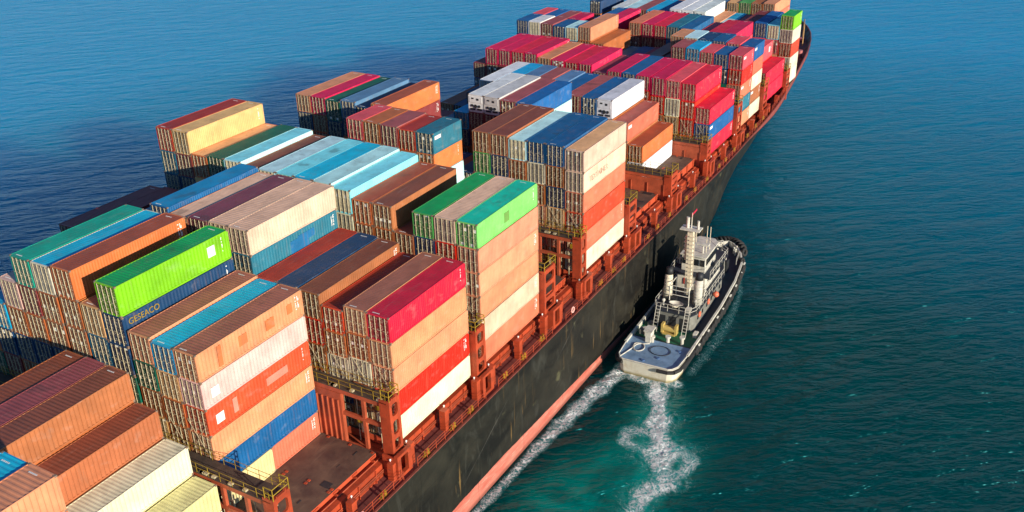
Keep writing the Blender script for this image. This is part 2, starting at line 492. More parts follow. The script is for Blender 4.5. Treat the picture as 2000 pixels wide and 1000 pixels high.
# gunwale strake: real thickness of the plating along the deck edge
mb = MB(); pv = None
for x in hx:
    for _ in (0,):
        cur = [(x, YC-half(TOPY, x)-0.04, sheer(x)-0.02), (x, YC-half(TOPY, x)-0.04, sheer(x)+0.10), (x, YC-max(half(TOPY, x)-0.16, 0), sheer(x)+0.10), (x, YC-max(half(TOPY, x)-0.16, 0), sheer(x)-0.02)]
        cur2 = [(a, 2*YC-b, c) for a, b, c in cur]
    if pv:
        for A, B in ((pv[0], cur), (pv[1], cur2)):
            b = len(mb.v); mb.v += A+B
            mb.f += [(b, b+1, b+5, b+4), (b+1, b+2, b+6, b+5), (b+2, b+3, b+7, b+6)]
    pv = (cur, cur2)
spart(mb, 'gunwale', plain('gunwale_maroon', (0.20, 0.05, 0.035), 0.5, 0.3))
# main deck
mb = MB(); n = len(hx)
mb.v = [(x, YC-max(half(TOPY, x)-0.05, 0), deckz(x)-0.06) for x in hx] + [(x, YC+max(half(TOPY, x)-0.05, 0), deckz(x)-0.06) for x in hx]
mb.f = [(i, i+1, n+i+1, n+i) for i in range(n-1)]
spart(mb, 'deck', plain('deck_dark_red', (0.17, 0.045, 0.035), 0.65, 0.4, 0.6, 0, (0.07, 0.03, 0.025), 0.58))
m = MB(); pv = None
for x in [q for q in hx if q >= 98]:
    h = max(half(TOPY, x)-0.12, 0)
    cur = [(x-0.02, YC-h, sheer(x)+0.02), (x-0.02, YC-h, deckz(x)-0.1), (x-0.02, YC+h, sheer(x)+0.02), (x-0.02, YC+h, deckz(x)-0.1)]
    if pv:
        b = len(m.v); m.v += pv+cur; m.f += [(b, b+4, b+5, b+1), (b+2, b+6, b+7, b+3)]
    pv = cur
spart(m, 'bulwark_lining', plain('bulwark_maroon', (0.26, 0.06, 0.045), 0.6, 0.3))
# bulwark stays round the bow and the inner face of the bulwark
for i in range(16, len(hx)-1):
    for sgn in (-1, 1):
        h = half(TOPY, hx[i])
        if h < 1: continue
        x = hx[i]; y = YC+sgn*(h-0.1); yi = YC+sgn*max(h-1.0, 0)
        m = MB(); d = deckz(x)-0.05; zt = sheer(x)+0.02
        b = [(x-.05, y, d), (x-.05, yi, d), (x-.05, y, zt), (x+.05, y, d), (x+.05, yi, d), (x+.05, y, zt)]
        m.v = b; m.f = [(0,1,2),(3,5,4),(0,3,4,1),(1,4,5,2),(2,5,3,0)]
        spart(m, 'bulwark_stay', M_ORANGE)

# coaming and side passage wall
mb = MB()
mb.box(-58, 113, 0.35, 0.55, -2.31, -0.95)
mb.box(-58, 113, 0.55, 1.5, -1.15, -0.95)
x = -57.0
while x < 112:
    mb.box(x, x+0.1, 0.18, 0.35, -2.31, -1.0); x += 2.43
spart(mb, 'hatch_coaming', M_ORANGE)
mb = MB(); mb.box(-58, 113, 1.5, 41.5, -2.31, -1.0)
spart(mb, 'coaming_block', M_OXIDE)

# hatch covers, three panels to a bay
for b in ORDER:
    L = 6.3 if b == 'P' else 12.6
    if b in 'IJ': continue
    z1 = BASE[b]-0.03
    for y0, y1 in ((1.35, 14.9), (15.0, 28.1), (28.2, 41.7)):
        m = MB(); m.box(BX[b]-0.2, BX[b]+L-0.2, y0, y1, -0.85, z1)
        o = spart(m, 'hatch_cover', M_HATCH)
    m = MB()
    for r in range(0, 4):
        for xx in (BX[b]+0.15, BX[b]+5.9, BX[b]+6.3, BX[b]+L-0.6):
            if xx > BX[b]+L: continue
            m.box(xx, xx+0.25, r*RP+1.5, r*RP+1.75, z1, z1+0.07)
    for k in range(5):
        xx = BX[b]+1.0+k*(L-2.2)/4
        m.box(xx, xx+0.7, 1.27, 1.35, -0.7, z1-0.1)
        m.box(xx+0.1, xx+0.3, 1.0, 1.35, -0.95, -0.75)
    spart(m, 'hatch_fittings', M_ORANGE)
    m = MB()
    for k in range(5):
        xx = BX[b]+0.9+k*(L-2.2)/4+random.uniform(-.3, .3)
        m.box(xx, xx+random.uniform(.3, .8), 2.0+random.uniform(0, 1.2), 2.3+random.uniform(.4, 1.6), z1, z1+0.03)
    if b in 'APEK': spart(m, 'cover_socket', M_DARK)

# box for bays I and J: forecastle hatch
mb = MB(); mb.box(127.5, 150, 3.5, 39.6, -1.6, 0.0).box(150.01, 157.5, 7.2, 36.0, -1.6, 0.05)
spart(mb, 'forward_hatch', M_HATCH)

# stanchions carrying the outer stacks
stm = MB()
stm.box(-0.32, 0.32, -0.30, 0.36, -2.3, -0.03).box(-0.36, 0.36, -0.34, 0.30, -0.25, -0.01)
stm = stm.mesh('stanchion', M_ORANGE)
for b in 'YZABCPDEKFGH':
    L = 6.06 if b == 'P' else 12.19
    for xx in ((0.35, L-0.3) if b == 'P' else (0.35, 6.1, L-0.3)):
        if xx == 6.1 and b in 'APE': 
            pass
        o = link('stanchion', stm, ship); o.location = inv+Vector((BX[b]+xx, -1.0 if False else -0.75, BASE[b]))
# portals at the ends (a plate with an opening, seen between bays)
for b in 'ZABCPDEKFGH':
    xx = BX[b]-1.2
    m = MB()
    m.box(xx-1.05, xx-0.55, -1.35, -0.95, -2.3, -0.1).box(xx+0.5, xx+1.05, -1.35, -0.95, -2.3, -0.1)
    m.box(xx-1.05, xx+1.05, -1.35, -0.95, -0.1, 0.18).box(xx-0.55, xx+0.5, -1.35, -0.95, -2.3, -1.95)
    m.box(xx-1.05, xx-0.85, -0.95, 0.35, -2.3, 0.0).box(xx+0.85, xx+1.05, -0.95, 0.35, -2.3, 0.0)
    spart(m, 'portal_frame', M_ORANGE)

# side railings, in lengths between portals
for i, b in enumerate('YZABCPDEKFGH'):
    L = 6.06 if b == 'P' else 12.19
    m = MB(); x = BX[b]+0.5
    nn = 4 if b == 'P' else 8
    for k in range(nn+1):
        xx = BX[b]+0.1+k*(L-0.2)/nn
        m.bar((xx, lerp_tab(TOPY, xx)+0.25, sheer(xx)), (xx, lerp_tab(TOPY, xx)+0.25, sheer(xx)+1.05), 0.035, 5)
    for h in (0.38, 0.72, 1.05):
        m.bar((BX[b]+0.1, lerp_tab(TOPY, BX[b])+0.25, sheer(BX[b])+h), (BX[b]+L-0.1, lerp_tab(TOPY, BX[b]+L)+0.25, sheer(BX[b]+L)+h), 0.028, 5)
    spart(m, 'side_railing', M_ORANGE)

# pipes along the passage
for yy, zz, rr in ((0.22, -1.75, 0.07), (0.2, -1.5, 0.05), (0.95, -0.88, 0.06)):
    m = MB(); m.bar((-57, yy, zz), (112, yy, zz), rr, 6)
    spart(m, 'deck_pipe', M_OXIDE)
# small deck gear along the passage
bol = MB(); bol.bar((-0.25,0,0),(-0.25,0,0.55),0.13,8).bar((0.25,0,0),(0.25,0,0.55),0.13,8).box(-0.45,0.45,-0.18,0.18,0,0.06)
bol = bol.mesh('bollard', M_YEL)
for b in 'ZABCDEKFG':
    for k in range(3):
        xx = BX[b]+2+k*4.1+random.uniform(-.7, .7)
        o = link('bollard', bol, ship); o.location = inv+Vector((xx, -1.35+random.uniform(-.1, .2), sheer(xx)-0.05))
lif = MB(); lif.torus((0,0,0),(0,1,0),0.32,0.09,12,6)
lif = lif.mesh('lifebuoy', plain('lifebuoy_pale', (0.78, 0.42, 0.36), 0.5, 0.2))
for xx in (-8.2, 31.6):
    o = link('lifebuoy', lif, ship); o.location = inv+Vector((xx, -1.80, -1.55))
lampm = MB().ball((0,0,0), 0.10, 8, 5).bar((0,0,-0.2),(0,0,-0.06),0.04,5).mesh('deck_lamp', M_WHITE)
for b in 'ZABCPDEKF':
    for dx in (0.2, 6.4, 11.9):
        o = link('deck_lamp', lampm, ship); o.location = inv+Vector((BX[b]+min(dx, 6.0 if b == 'P' else 12), -0.55, BASE[b]+0.16))

# lashing bridges
def bridge(x0, x1, ztop, solid, tower=True, ymax=43.0, gear=True):
    """x0..x1: the gap; solid: list of (y0, y1) plated spans on the after face"""
    xm0, xm1 = x0+0.35, x1-0.45
    f = MB()
    nrow = int((ymax)/RP)
    for r in range(0, nrow+1):
        y = r*RP-0.05
        f.box(xm0, xm0+0.28, y-0.16, y+0.16, -1.0, ztop-0.5)
    f.box(xm0-0.05, xm0+0.3, -0.3, ymax, ztop-0.55, ztop-0.05)
    f.box(xm0-0.02, xm0+0.26, -0.3, ymax, ztop*0.5-0.2, ztop*0.5+0.16)
    f.box(xm0-0.02, xm0+0.26, -0.3, ymax, -0.95, -0.6)
    for r in range(0, nrow, 2):
        y = r*RP
        f.bar((xm0+0.1, y+0.2, ztop-0.6), (xm0+0.1, y+0.8, ztop-1.3), 0.07, 5) if False else None
    br = spart(f, 'lashing_bridge', M_OXIDE)
    for y0, y1 in solid:
        p = MB(); p.box(xm0-0.08, xm0+0.02, y0, y1, -0.95, ztop-0.6)
        y = y0+0.3
        while y < y1:
            p.box(xm0-0.22, xm0-0.08, y, y+0.09, -0.9, ztop-1.3); y += 0.62 if ztop > 5 else 2.54
        p.build('bulkhead_plate', M_OXIDE, br)
    # smaller fittings seen through the openings
    g = MB()
    for r in range(0, 4):
        for k in range(2):
            y = r*RP+0.7+k*0.9
            g.bar((xm1-0.1, y, -0.9), (xm1-0.1, y, ztop-0.4), 0.05, 5)
    g.build('lashing_post', M_BAR, br)
    wk = MB(); wk.box(xm0-0.15, xm1+0.1, -0.3, ymax, ztop-0.04, ztop+0.04)
    wk.build('walkway', M_GRATE, br)
    for xx in (xm0-0.1, xm1+0.05):
        h = MB()
        k = -0.2
        while k < ymax:
            h.bar((xx, k, ztop), (xx, k, ztop+0.95), 0.022, 4); k += 1.27
        for hh in (0.5, 0.95): h.bar((xx, -0.2, ztop+hh), (xx, ymax, ztop+hh), 0.022, 4)
        h.build('handrail', M_YEL, br)
    if gear:
        q = MB()
        for r in range(0, 3):
            y = r*RP+random.uniform(.6, 1.4); z = random.choice((1.3, 3.4))*ztop/5.3
            q.box(xm1-0.3, xm1-0.05, y, y+0.55, z, z+0.5)
        q.build('reefer_socket_box', M_YEL, br)
        q = MB()
        for r in range(0, 6):
            y = random.uniform(0, 7)
            q.box(xm1-0.28, xm1-0.1, y, y+0.3, 0.3, ztop*0.4)
            q.box(xm0-0.1, xm0+0.2, y, y+0.35, ztop+0.04, ztop+0.2)
        q.build('lashing_gear', M_BAR, br)
    if tower:
        tw = MB(); xa, xb = xm0-0.15, xm1+0.15
        for a, c in ((xa, xa+0.34), (xb-0.34, xb)):
            tw.box(a, c, -0.62, -0.36, -0.2, ztop+0.35)
        z = -0.2; cuts = [(-0.2, 0.25), (ztop*0.26, ztop*0.26+0.5), (ztop*0.62, ztop*0.62+0.55), (ztop-0.2, ztop+0.35)]
        for a, c in cuts: tw.box(xa+0.34, xb-0.34, -0.60, -0.38, a, c)
        for a, c in cuts:   # chamfers that round the openings
            for (u, s_) in ((xa+0.34, 1), (xb-0.34, -1)):
                for zz, d in ((c, 1), (a, -1)):
                    b = len(tw.v)
                    tw.v += [(u, -0.60, zz), (u+s_*0.16, -0.60, zz), (u, -0.60, zz+d*0.22), (u, -0.38, zz), (u+s_*0.16, -0.38, zz), (u, -0.38, zz+d*0.22)]
                    tw.f += [(b, b+1, b+2), (b+3, b+5, b+4), (b+1, b+4, b+5, b+2)]
        tw.box(xa, xa+0.12, -0.36, 0.5, -0.2, ztop+0.3)
        tw.build('end_tower', M_ORANGE, br)
        cg = MB()
        for xx in (xa+0.05, xb-0.05):
            for yy in (-0.62, 0.25):
                cg.bar((xx, yy, ztop+0.3), (xx, yy, ztop+1.35), 0.045, 5)
        for hh in (0.8, 1.35):
            cg.path([(xa+.05, .25, ztop+hh), (xa+.05, -.62, ztop+hh), (xb-.05, -.62, ztop+hh), (xb-.05, .25, ztop+hh)], 0.045, 5)
        cg.build('cage_rail', M_YEL, br)
    return br

gap = lambda a, b: (BX[a]+(6.06 if a == 'P' else 12.19), BX[b])
bridge(*gap('Z', 'A'), 5.3, [(6.6, 7.6)])
bridge(*gap('A', 'B'), 5.3, [(4.9, 8.2)])
bridge(*gap('B', 'C'), 4.9, [])
bridge(*gap('C', 'P'), 4.9, [])
bridge(*gap('P', 'D'), 5.2, [])
bridge(*gap('D', 'E'), 4.0, [])
bridge(*gap('E', 'K'), 2.75, [(0.15, 8.0)], gear=False)
bridge(*gap('K', 'F'), 2.75, [(0.15, 8.0)], gear=False)
bridge(*gap('F', 'G'), 4.8, [])
bridge(*gap('G', 'H'), 4.0, [])
bridge(*gap('H', 'I'), 3.0, [], ymax=40)

# lashing rods crossing the after ends of the lowest tiers
rodm = {}
for b, z0, rows in (('B', 5.4, (0, 1, 2, 3)), ('C', 5.0, (0, 1)), ('D', 5.3, (0, 1)), ('F', 2.8, (0, 1, 2)), ('A', 5.4, (3, 4))):
    for r in rows:
        for s_ in (0, 1):
            y0 = r*RP+0.2; y1 = y0+2.05
            m = MB(); m.bar((BX[b]-0.22, y0 if s_ else y1, z0-0.1), (BX[b]-0.06, y1 if s_ else y0, z0+2.9), 0.02, 4)
            spart(m, 'lashing_rod', M_BAR)

# forecastle gear
m = MB(); zf = deckz(165)
m.box(160, 163, 8.5, 12.5, zf, zf+1.6).bar((161.5, 7.6, zf+1.2), (161.5, 13.4, zf+1.2), 0.75, 12)
m.box(164.5, 165.6, 9, 12, zf, zf+1.0)
spart(m, 'windlass', M_ORANGE)
m = MB(); m.bar((166, 6.5, zf), (166, 6.5, zf+4.6), 0.12, 6).bar((166, 6.5, zf+4.6), (160, 5.0, zf+4.6), 0.1, 6).bar((160, 5.0, zf), (160, 5.0, zf+4.6), 0.12, 6).bar((166, 6.5, zf+2.6), (160, 5.0, zf+2.6), 0.07, 6)
spart(m, 'davit_frame', plain('davit_ochre', (0.5, 0.3, 0.12), 0.5))
m = MB(); m.box(157, 158.6, 7.0, 9.0, deckz(158), deckz(158)+1.6)
spart(m, 'deck_locker', plain('locker_slate', (0.06, 0.07, 0.12), 0.5))
m = MB(); m.bar((165, 3.9+2.6, zf), (165, 6.5, zf+0.6), 0.8, 14, 0.8); m.bar((152.5, 3.6, deckz(152)), (152.5, 3.6, deckz(152)+1.5), 0.55, 12)
spart(m, 'mooring_drum', plain('drum_pink', (0.45, 0.14, 0.13), 0.5))

# ------------------------------------------------------------------ containers
COL = {
 'brown': (0.40,0.130,0.052), 'rust': (0.37,0.138,0.066), 'peach': (0.72,0.270,0.150), 'tan': (0.68,0.270,0.130), 'salmon': (0.64,0.160,0.085),
 'paletan': (0.76,0.50,0.36), 'pink': (0.76,0.48,0.42), 'orange': (0.66,0.17,0.045), 'ochre': (0.66,0.38,0.15),
 'red': (0.62,0.040,0.022), 'oxred': (0.56,0.075,0.040), 'magenta': (0.56,0.018,0.085), 'crimson': (0.60,0.032,0.060),
 'rose': (0.66,0.10,0.12), 'maroon': (0.22,0.040,0.040), 'mauve': (0.32,0.085,0.085), 'purple': (0.20,0.055,0.075),
 'lime': (0.20,0.46,0.008), 'green': (0.10,0.36,0.10), 'palegreen': (0.22,0.56,0.16), 'teal': (0.03,0.33,0.24), 'darkgreen': (0.012,0.12,0.075),
 'blue': (0.006,0.095,0.235), 'navy': (0.010,0.045,0.12), 'royal': (0.002,0.105,0.29), 'steel': (0.03,0.15,0.22),
 'cyan': (0.012,0.33,0.56), 'lightblue': (0.26,0.70,0.82), 'paleblue': (0.52,0.78,0.80), 'greyblue': (0.10,0.20,0.34), 'periwinkle': (0.08,0.17,0.46),
 'cream': (0.76,0.70,0.50), 'lemon': (0.76,0.66,0.32), 'white': (0.80,0.80,0.78), 'reefer': (0.80,0.80,0.79), 'greyreefer': (0.56,0.56,0.52), 'grey': (0.22,0.18,0.16), 'jade': (0.0,0.52,0.36), 'sky': (0.0,0.44,0.62), 'azure': (0.0,0.23,0.43), 'sand': (0.78,0.47,0.31), 'sandlight': (0.82,0.50,0.33), 'apricot': (0.80,0.42,0.19), 'bottle': (0.03,0.34,0.10), 'coral': (0.64,0.105,0.055),
}
WORD = {
 'brown': 'dull brown', 'rust': 'rust brown', 'peach': 'peach', 'tan': 'tan orange', 'salmon': 'salmon', 'paletan': 'pale tan', 'pink': 'pale pink',
 'orange': 'bright orange', 'ochre': 'ochre', 'red': 'bright red', 'oxred': 'brick red', 'magenta': 'magenta', 'crimson': 'crimson', 'rose': 'rose red',
 'maroon': 'dark maroon', 'mauve': 'mauve brown', 'purple': 'dull purple', 'lime': 'lime green', 'green': 'green', 'palegreen': 'pale green',
 'teal': 'teal green', 'darkgreen': 'dark green', 'blue': 'blue', 'navy': 'navy', 'royal': 'royal blue', 'steel': 'steel blue', 'cyan': 'bright cyan',
 'lightblue': 'light blue', 'paleblue': 'pale blue', 'greyblue': 'grey blue', 'periwinkle': 'violet blue', 'cream': 'cream', 'lemon': 'pale yellow',
 'white': 'white', 'reefer': 'white refrigerated', 'greyreefer': 'grey refrigerated', 'grey': 'grey brown', 'jade': 'jade', 'sky': 'sky blue', 'azure': 'azure', 'sand': 'sand', 'sandlight': 'light sand', 'apricot': 'apricot', 'coral': 'coral red', 'bottle': 'bottle green',
}
for k_, (r_, g_, b_) in list(COL.items()):
    if k_ in ('tan', 'peach', 'paletan', 'ochre', 'salmon', 'orange', 'apricot', 'sand', 'sandlight', 'cream', 'lemon'): continue          # fresh ship-line paints are strong colours
    l_ = 0.3*r_+0.6*g_+0.1*b_
    COL[k_] = tuple(min(0.82, max(0.003, l_+1.14*(v_-l_))) for v_ in (r_, g_, b_))
FILL = ['brown','rust','brown','maroon','navy','oxred','tan','mauve','navy','rust','brown','blue','ochre','darkgreen','salmon']
# bay: list of (row, top of the stack, colours from the top down, half: '' whole bay, 'a' after 20 ft, 'f' forward 20 ft)
T = {
'Y': [(0,18.5,'tan orange brown'),(1,18.4,'cyan brown')],
'Z': [(2,5.2,'lemon cream'),(3,7.9,'cream lemon'),(4,10.5,'rust brown'),(5,13.25,'rust brown'),(6,13.25,'mauve brown'),(7,13.15,'brown rust')],
'A': [(3,14.85,'tan pink coral tan blue'),(4,14.8,'cyan ochre brown brown'),(5,15.05,'tan darkgreen brown ochre'),(6.08,18.9,'lime navy navy darkgreen brown'),
      (7.1,16.3,'ochre steel maroon'),(8.15,19.1,'orange brown rust maroon'),(9.25,18.85,'cream brown rust navy'),(10.3,18.85,'teal maroon brown navy'),
      (11.35,16.1,'pink brown navy'),(12.4,13.4,'cyan navy maroon'),(13.4,10.4,'brown'),(14.4,10.4,'navy'),(15.4,7.8,'brown')],
'B': [(0,12.9,'crimson tan tan red cream'),(1,12.95,'tan brown cream brown'),(2,12.35,'oxred brown cream'),(3,13.35,'rust red brown brown'),
      (4,13.45,'navy'),(5,13.45,'oxred'),(6,18.0,'paletan steel navy'),(7,18.0,'paletan navy'),(8,17.95,'purple navy'),(9,17.8,'tan navy'),
      (10,18.3,'blue navy'),(11,15.6,'teal'),(12,15.5,'steel'),(13,10.4,'maroon'),(14,10.5,'navy'),(15,13.35,'maroon'),(16,13.1,'maroon brown')],
'C': [(0,15.8,'palegreen peach peach tan paletan salmon'),(1,15.8,'paletan red brown'),(2,15.8,'green navy brown'),(3,13.1,'rust brown'),(4,15.75,'rust brown'),(5,15.75,'orange brown'),
      (6,16.6,'lightblue cream'),(7,16.9,'paleblue'),(8,16.9,'cyan'),(9,16.9,'lightblue'),(10,16.9,'paleblue'),(11,16.7,'rust'),(12,17.2,'paleblue'),
      (13,17.2,'darkgreen'),(14,17.0,'orange ochre'),(15,19.5,'ochre maroon navy'),(16,19.5,'oxred steel navy')],
'P': [(3,5.2,'brown'),(4,5.3,'navy'),(5,10.4,'navy maroon'),(6,18.0,'steel orange paleblue'),(7,17.95,'oxred'),(8,18.1,'mauve'),(9,18.15,'brown'),(10,18.2,'rose'),
      (11,13.1,'navy'),(12,13.1,'maroon'),(13,10.4,'brown'),(14,10.4,'navy'),(15,7.8,'navy'),(16,7.8,'brown')],
'D': [(0,15.55,'paletan paletan salmon oxred salmon cream'),(1,15.85,'blue brown navy ochre'),(2,15.85,'blue cream brown'),(3,15.75,'paleblue brown cream'),(4,16.0,'rust navy'),(5,16.0,'rust green'),
      (6,10.4,'navy'),(7,7.8,'maroon'),(8,7.8,'brown'),(9,7.8,'navy'),(10,7.8,'rust'),(11,17.4,'orange maroon'),(12,16.7,'navy'),(13,17.2,'greyblue navy'),(14,16.95,'darkgreen navy'),(15,17.1,'magenta brown'),(16,17.1,'tan navy brown')],
'E': [(3,5.2,'brown'),(4,7.8,'navy'),(5,10.4,'maroon'),(6,14.95,'royal paleblue'),(7,15.0,'mauve maroon'),(8,15.2,'greyreefer maroon'),(9,15.2,'reefer maroon'),(10,12.4,'cyan navy'),
      (11,10.3,'navy'),(12,7.8,'brown'),(13,7.8,'navy'),(14,7.8,'maroon'),(15,5.2,'brown'),(16,5.2,'navy')],
'K': [(2,5.7,'orange white'),(3,8.8,'salmon rust'),(4,12.0,'reefer brown'),(5,12.0,'blue navy'),(6,12.0,'mauve brown'),(7,12.0,'blue'),(8,12.2,'greyblue'),(9,12.4,'mauve'),(10,12.5,'greyblue'),
      (11,12.5,'cyan'),(12,12.5,'white navy'),(13,10.2,'navy'),(14,7.8,'navy'),(15,7.8,'brown'),(16,5.2,'navy')],
'F': [(0,8.0,'crimson royal crimson'),(1,11.6,'crimson red red'),(2,11.75,'rose cream ochre'),(3,11.9,'magenta red'),(4,11.95,'magenta red'),(5,12.0,'blue'),(6,12.1,'magenta red'),(7,11.6,'purple'),
      (8,12.7,'magenta'),(9,12.7,'crimson'),(10,12.8,'magenta'),(11,12.9,'tan'),(12,13.4,'magenta maroon'),(13,13.4,'crimson maroon'),(14,13.4,'magenta maroon'),(15,13.4,'magenta maroon'),(16,10.7,'maroon')],
'G': [(0,12.8,'rose red salmon steel tan','a'),(1,12.65,'blue navy','a'),(2,12.75,'rose maroon','a'),(3,13.1,'cyan','a'),(4,13.1,'mauve','a'),
      (0,12.9,'royal salmon cream rust cream','f'),(1,13.1,'rose','f'),(2,13.3,'blue','f'),(3,13.3,'navy','f'),(4,13.4,'paleblue','f'),(5,13.4,'tan','f'),(5,10.3,'maroon','a'),
      (6,10.6,'grey'),(7,9.5,'purple'),(8,9.4,'blue'),(9,9.2,'steel'),(10,12.2,'brown orange'),(11,14.9,'tan brown'),(12,14.6,'paleblue steel','a'),(13,14.6,'blue navy','a'),(14,14.8,'mauve rust','a'),
      (15,14.95,'white cream','a'),(16,15.0,'royal navy','a'),(12,12.6,'purple','f'),(13,14.7,'magenta','f'),(14,14.8,'mauve','f'),(15,14.9,'royal','f'),(16,15.0,'rose','f')],
'H': [(0,6.1,'crimson crimson'),(1,9.2,'rose red'),(2.6,12.3,'magenta rose'),(3.6,12.3,'crimson'),(4.62,11.6,'rose'),(5.7,12.7,'blue'),(6.7,12.8,'steel'),(7.7,12.8,'crimson maroon'),(8.7,12.85,'magenta maroon'),(9.7,12.9,'salmon maroon'),
      (10.7,7.8,'periwinkle'),(11.7,12.9,'magenta red'),(12.7,12.8,'royal'),(13.7,10.4,'maroon'),(14.7,10.4,'navy'),(15.7,10.4,'brown')],
'I': [(-0.1,13.3,'lime cream oxred cream cream','a'),(0.92,11.3,'lightblue rose','a'),(1.92,11.5,'royal rose','a'),(0.92,11.2,'royal','f'),(1.92,11.4,'royal','f'),(2.92,11.3,'maroon'),(3.92,10.3,'purple'),(4.9,10.4,'paleblue','a'),(4.9,10.4,'cyan','f'),(5.8,10.6,'tan'),
      (6.8,12.7,'reefer'),(7.8,12.75,'reefer'),(8.8,12.8,'reefer'),(9.8,12.0,'blue'),(10.8,12.0,'cyan'),(11.8,12.0,'mauve'),(12.8,12.0,'paleblue'),(13.8,12.0,'white'),(14.8,10.0,'navy'),(15.8,13.0,'navy brown')],
'J': [(3,12.2,'tan'),(4,12.0,'brown'),(5,12.0,'green'),(6,11.8,'ochre'),(7,10.3,'brown'),(8,10.3,'white'),(9,10.3,'rust'),(10,10.3,'blue'),(11,10.3,'tan'),(12,9.5,'white'),(13,9.5,'navy')],
}
SMOOTH = {'reefer', 'greyreefer', 'white'}
RIBBED = {('Z',r) for r in (2,3,4,5,6,7)} | {('Y',0),('Y',1),('B',6),('B',7),('C',1),('A',6.08),('A',3),('A',5),('A',4)}
ROOFCOL = {('A',9.25): 'cyan', ('C',0): 'jade', ('A',6.08): 'bottle', ('C',2): 'bottle', ('I',-0.1): 'bottle', ('C',12): 'lightblue', ('C',6): 'lightblue', ('D',0): 'apricot', ('A',9.25): 'sky', ('A',4): 'sky', ('C',8): 'sky', ('Y',1): 'sky', ('B',10): 'azure', ('B',6): 'sand', ('B',7): 'sand', ('C',1): 'sandlight', ('B',9): 'sandlight', ('C',14): 'apricot'}
KEEP_ROOF = {('B',9),('C',14),('C',15),('D',0),('D',16),('Y',0),('P',9)}
LEN = {40: 12.19, 20: 6.06}
WID, HGT = 2.438, 2.591
boxes = []     # dict per container
for b in ORDER:
    for ent in T[b]:
        r, top, cols = ent[:3]; hf_ = ent[3] if len(ent) > 3 else ''
        n = max(1, round((top-BASE[b])/2.63)); h = (top-BASE[b])/n
        cl = cols.split()
        for k in range(n):
            c = cl[k] if k < len(cl) else random.choice(FILL)
            z = top-(k+1)*h
            pair = c.endswith('|')
            c = c.rstrip('|')
            ln = 20 if (hf_ or b == 'P') else 40
            x0 = BX[b]+(6.13 if hf_ == 'f' else 0)
            boxes.append(dict(b=b, r=r, k=k, n=n, c=c, x=x0+LEN[ln]/2, y=r*RP+WID/2, z=z, h=h, ln=ln, half=hf_ or ('' if b != 'P' else 'p'), top=k == 0))
    if b == 'A':     # the lowest tier under the blue box is a pair of short ones
        for q in [q for q in boxes if q['b'] == 'A' and q['r'] == 3 and q['k'] == 5]: boxes.remove(q)
        q = [q for q in boxes if q['b'] == 'A' and q['r'] == 3 and q['k'] == 4][0]
        for c, dx, hh in (('lemon', 0, 'a'), ('salmon', 6.13, 'f')):
            boxes.append(dict(b='A', r=3, k=5, n=6, c=c, x=BX['A']+dx+3.03, y=q['y'], z=q['z']-q['h'], h=q['h'], ln=20, half=hh, top=False))

# which boxes does the photograph show, and how large
bv = []; bf = []
for q in boxes:
    L = LEN[q['ln']]; i = len(bv)
    x0, x1, y0, y1, z0, z1 = q['x']-L/2, q['x']+L/2, q['y']-WID/2, q['y']+WID/2, q['z'], q['z']+q['h']-0.02
    bv += [(x0,y0,z0),(x1,y0,z0),(x1,y1,z0),(x0,y1,z0),(x0,y0,z1),(x1,y0,z1),(x1,y1,z1),(x0,y1,z1)]
    bf += [(i,i+3,i+2,i+1),(i+4,i+5,i+6,i+7),(i,i+1,i+5,i+4),(i+1,i+2,i+6,i+5),(i+2,i+3,i+7,i+6),(i+3,i,i+4,i+7)]
tree = BVHTree.FromPolygons(bv, bf)
SX, SY = 640, 320
for q in boxes: q['px'] = 0
for j in range(SY):
    for i in range(SX):
        u = (i+.5)/SX*2000-1000; v = (j+.5)/SY*1000-500
        if u > 620: break
        d = fwd*FPX + rt2*u - up2*v
        hit = tree.ray_cast(CAM, d.normalized())
        if hit[2] is not None: boxes[hit[2]//6]['px'] += 1
vis = sorted([q for q in boxes if q['px'] >= 2], key=lambda q: -q['px'])[:300]
visid = {id(q) for q in vis}
rest = [q for q in boxes if id(q) not in visid]
print('containers', len(boxes), 'seen', len(vis))

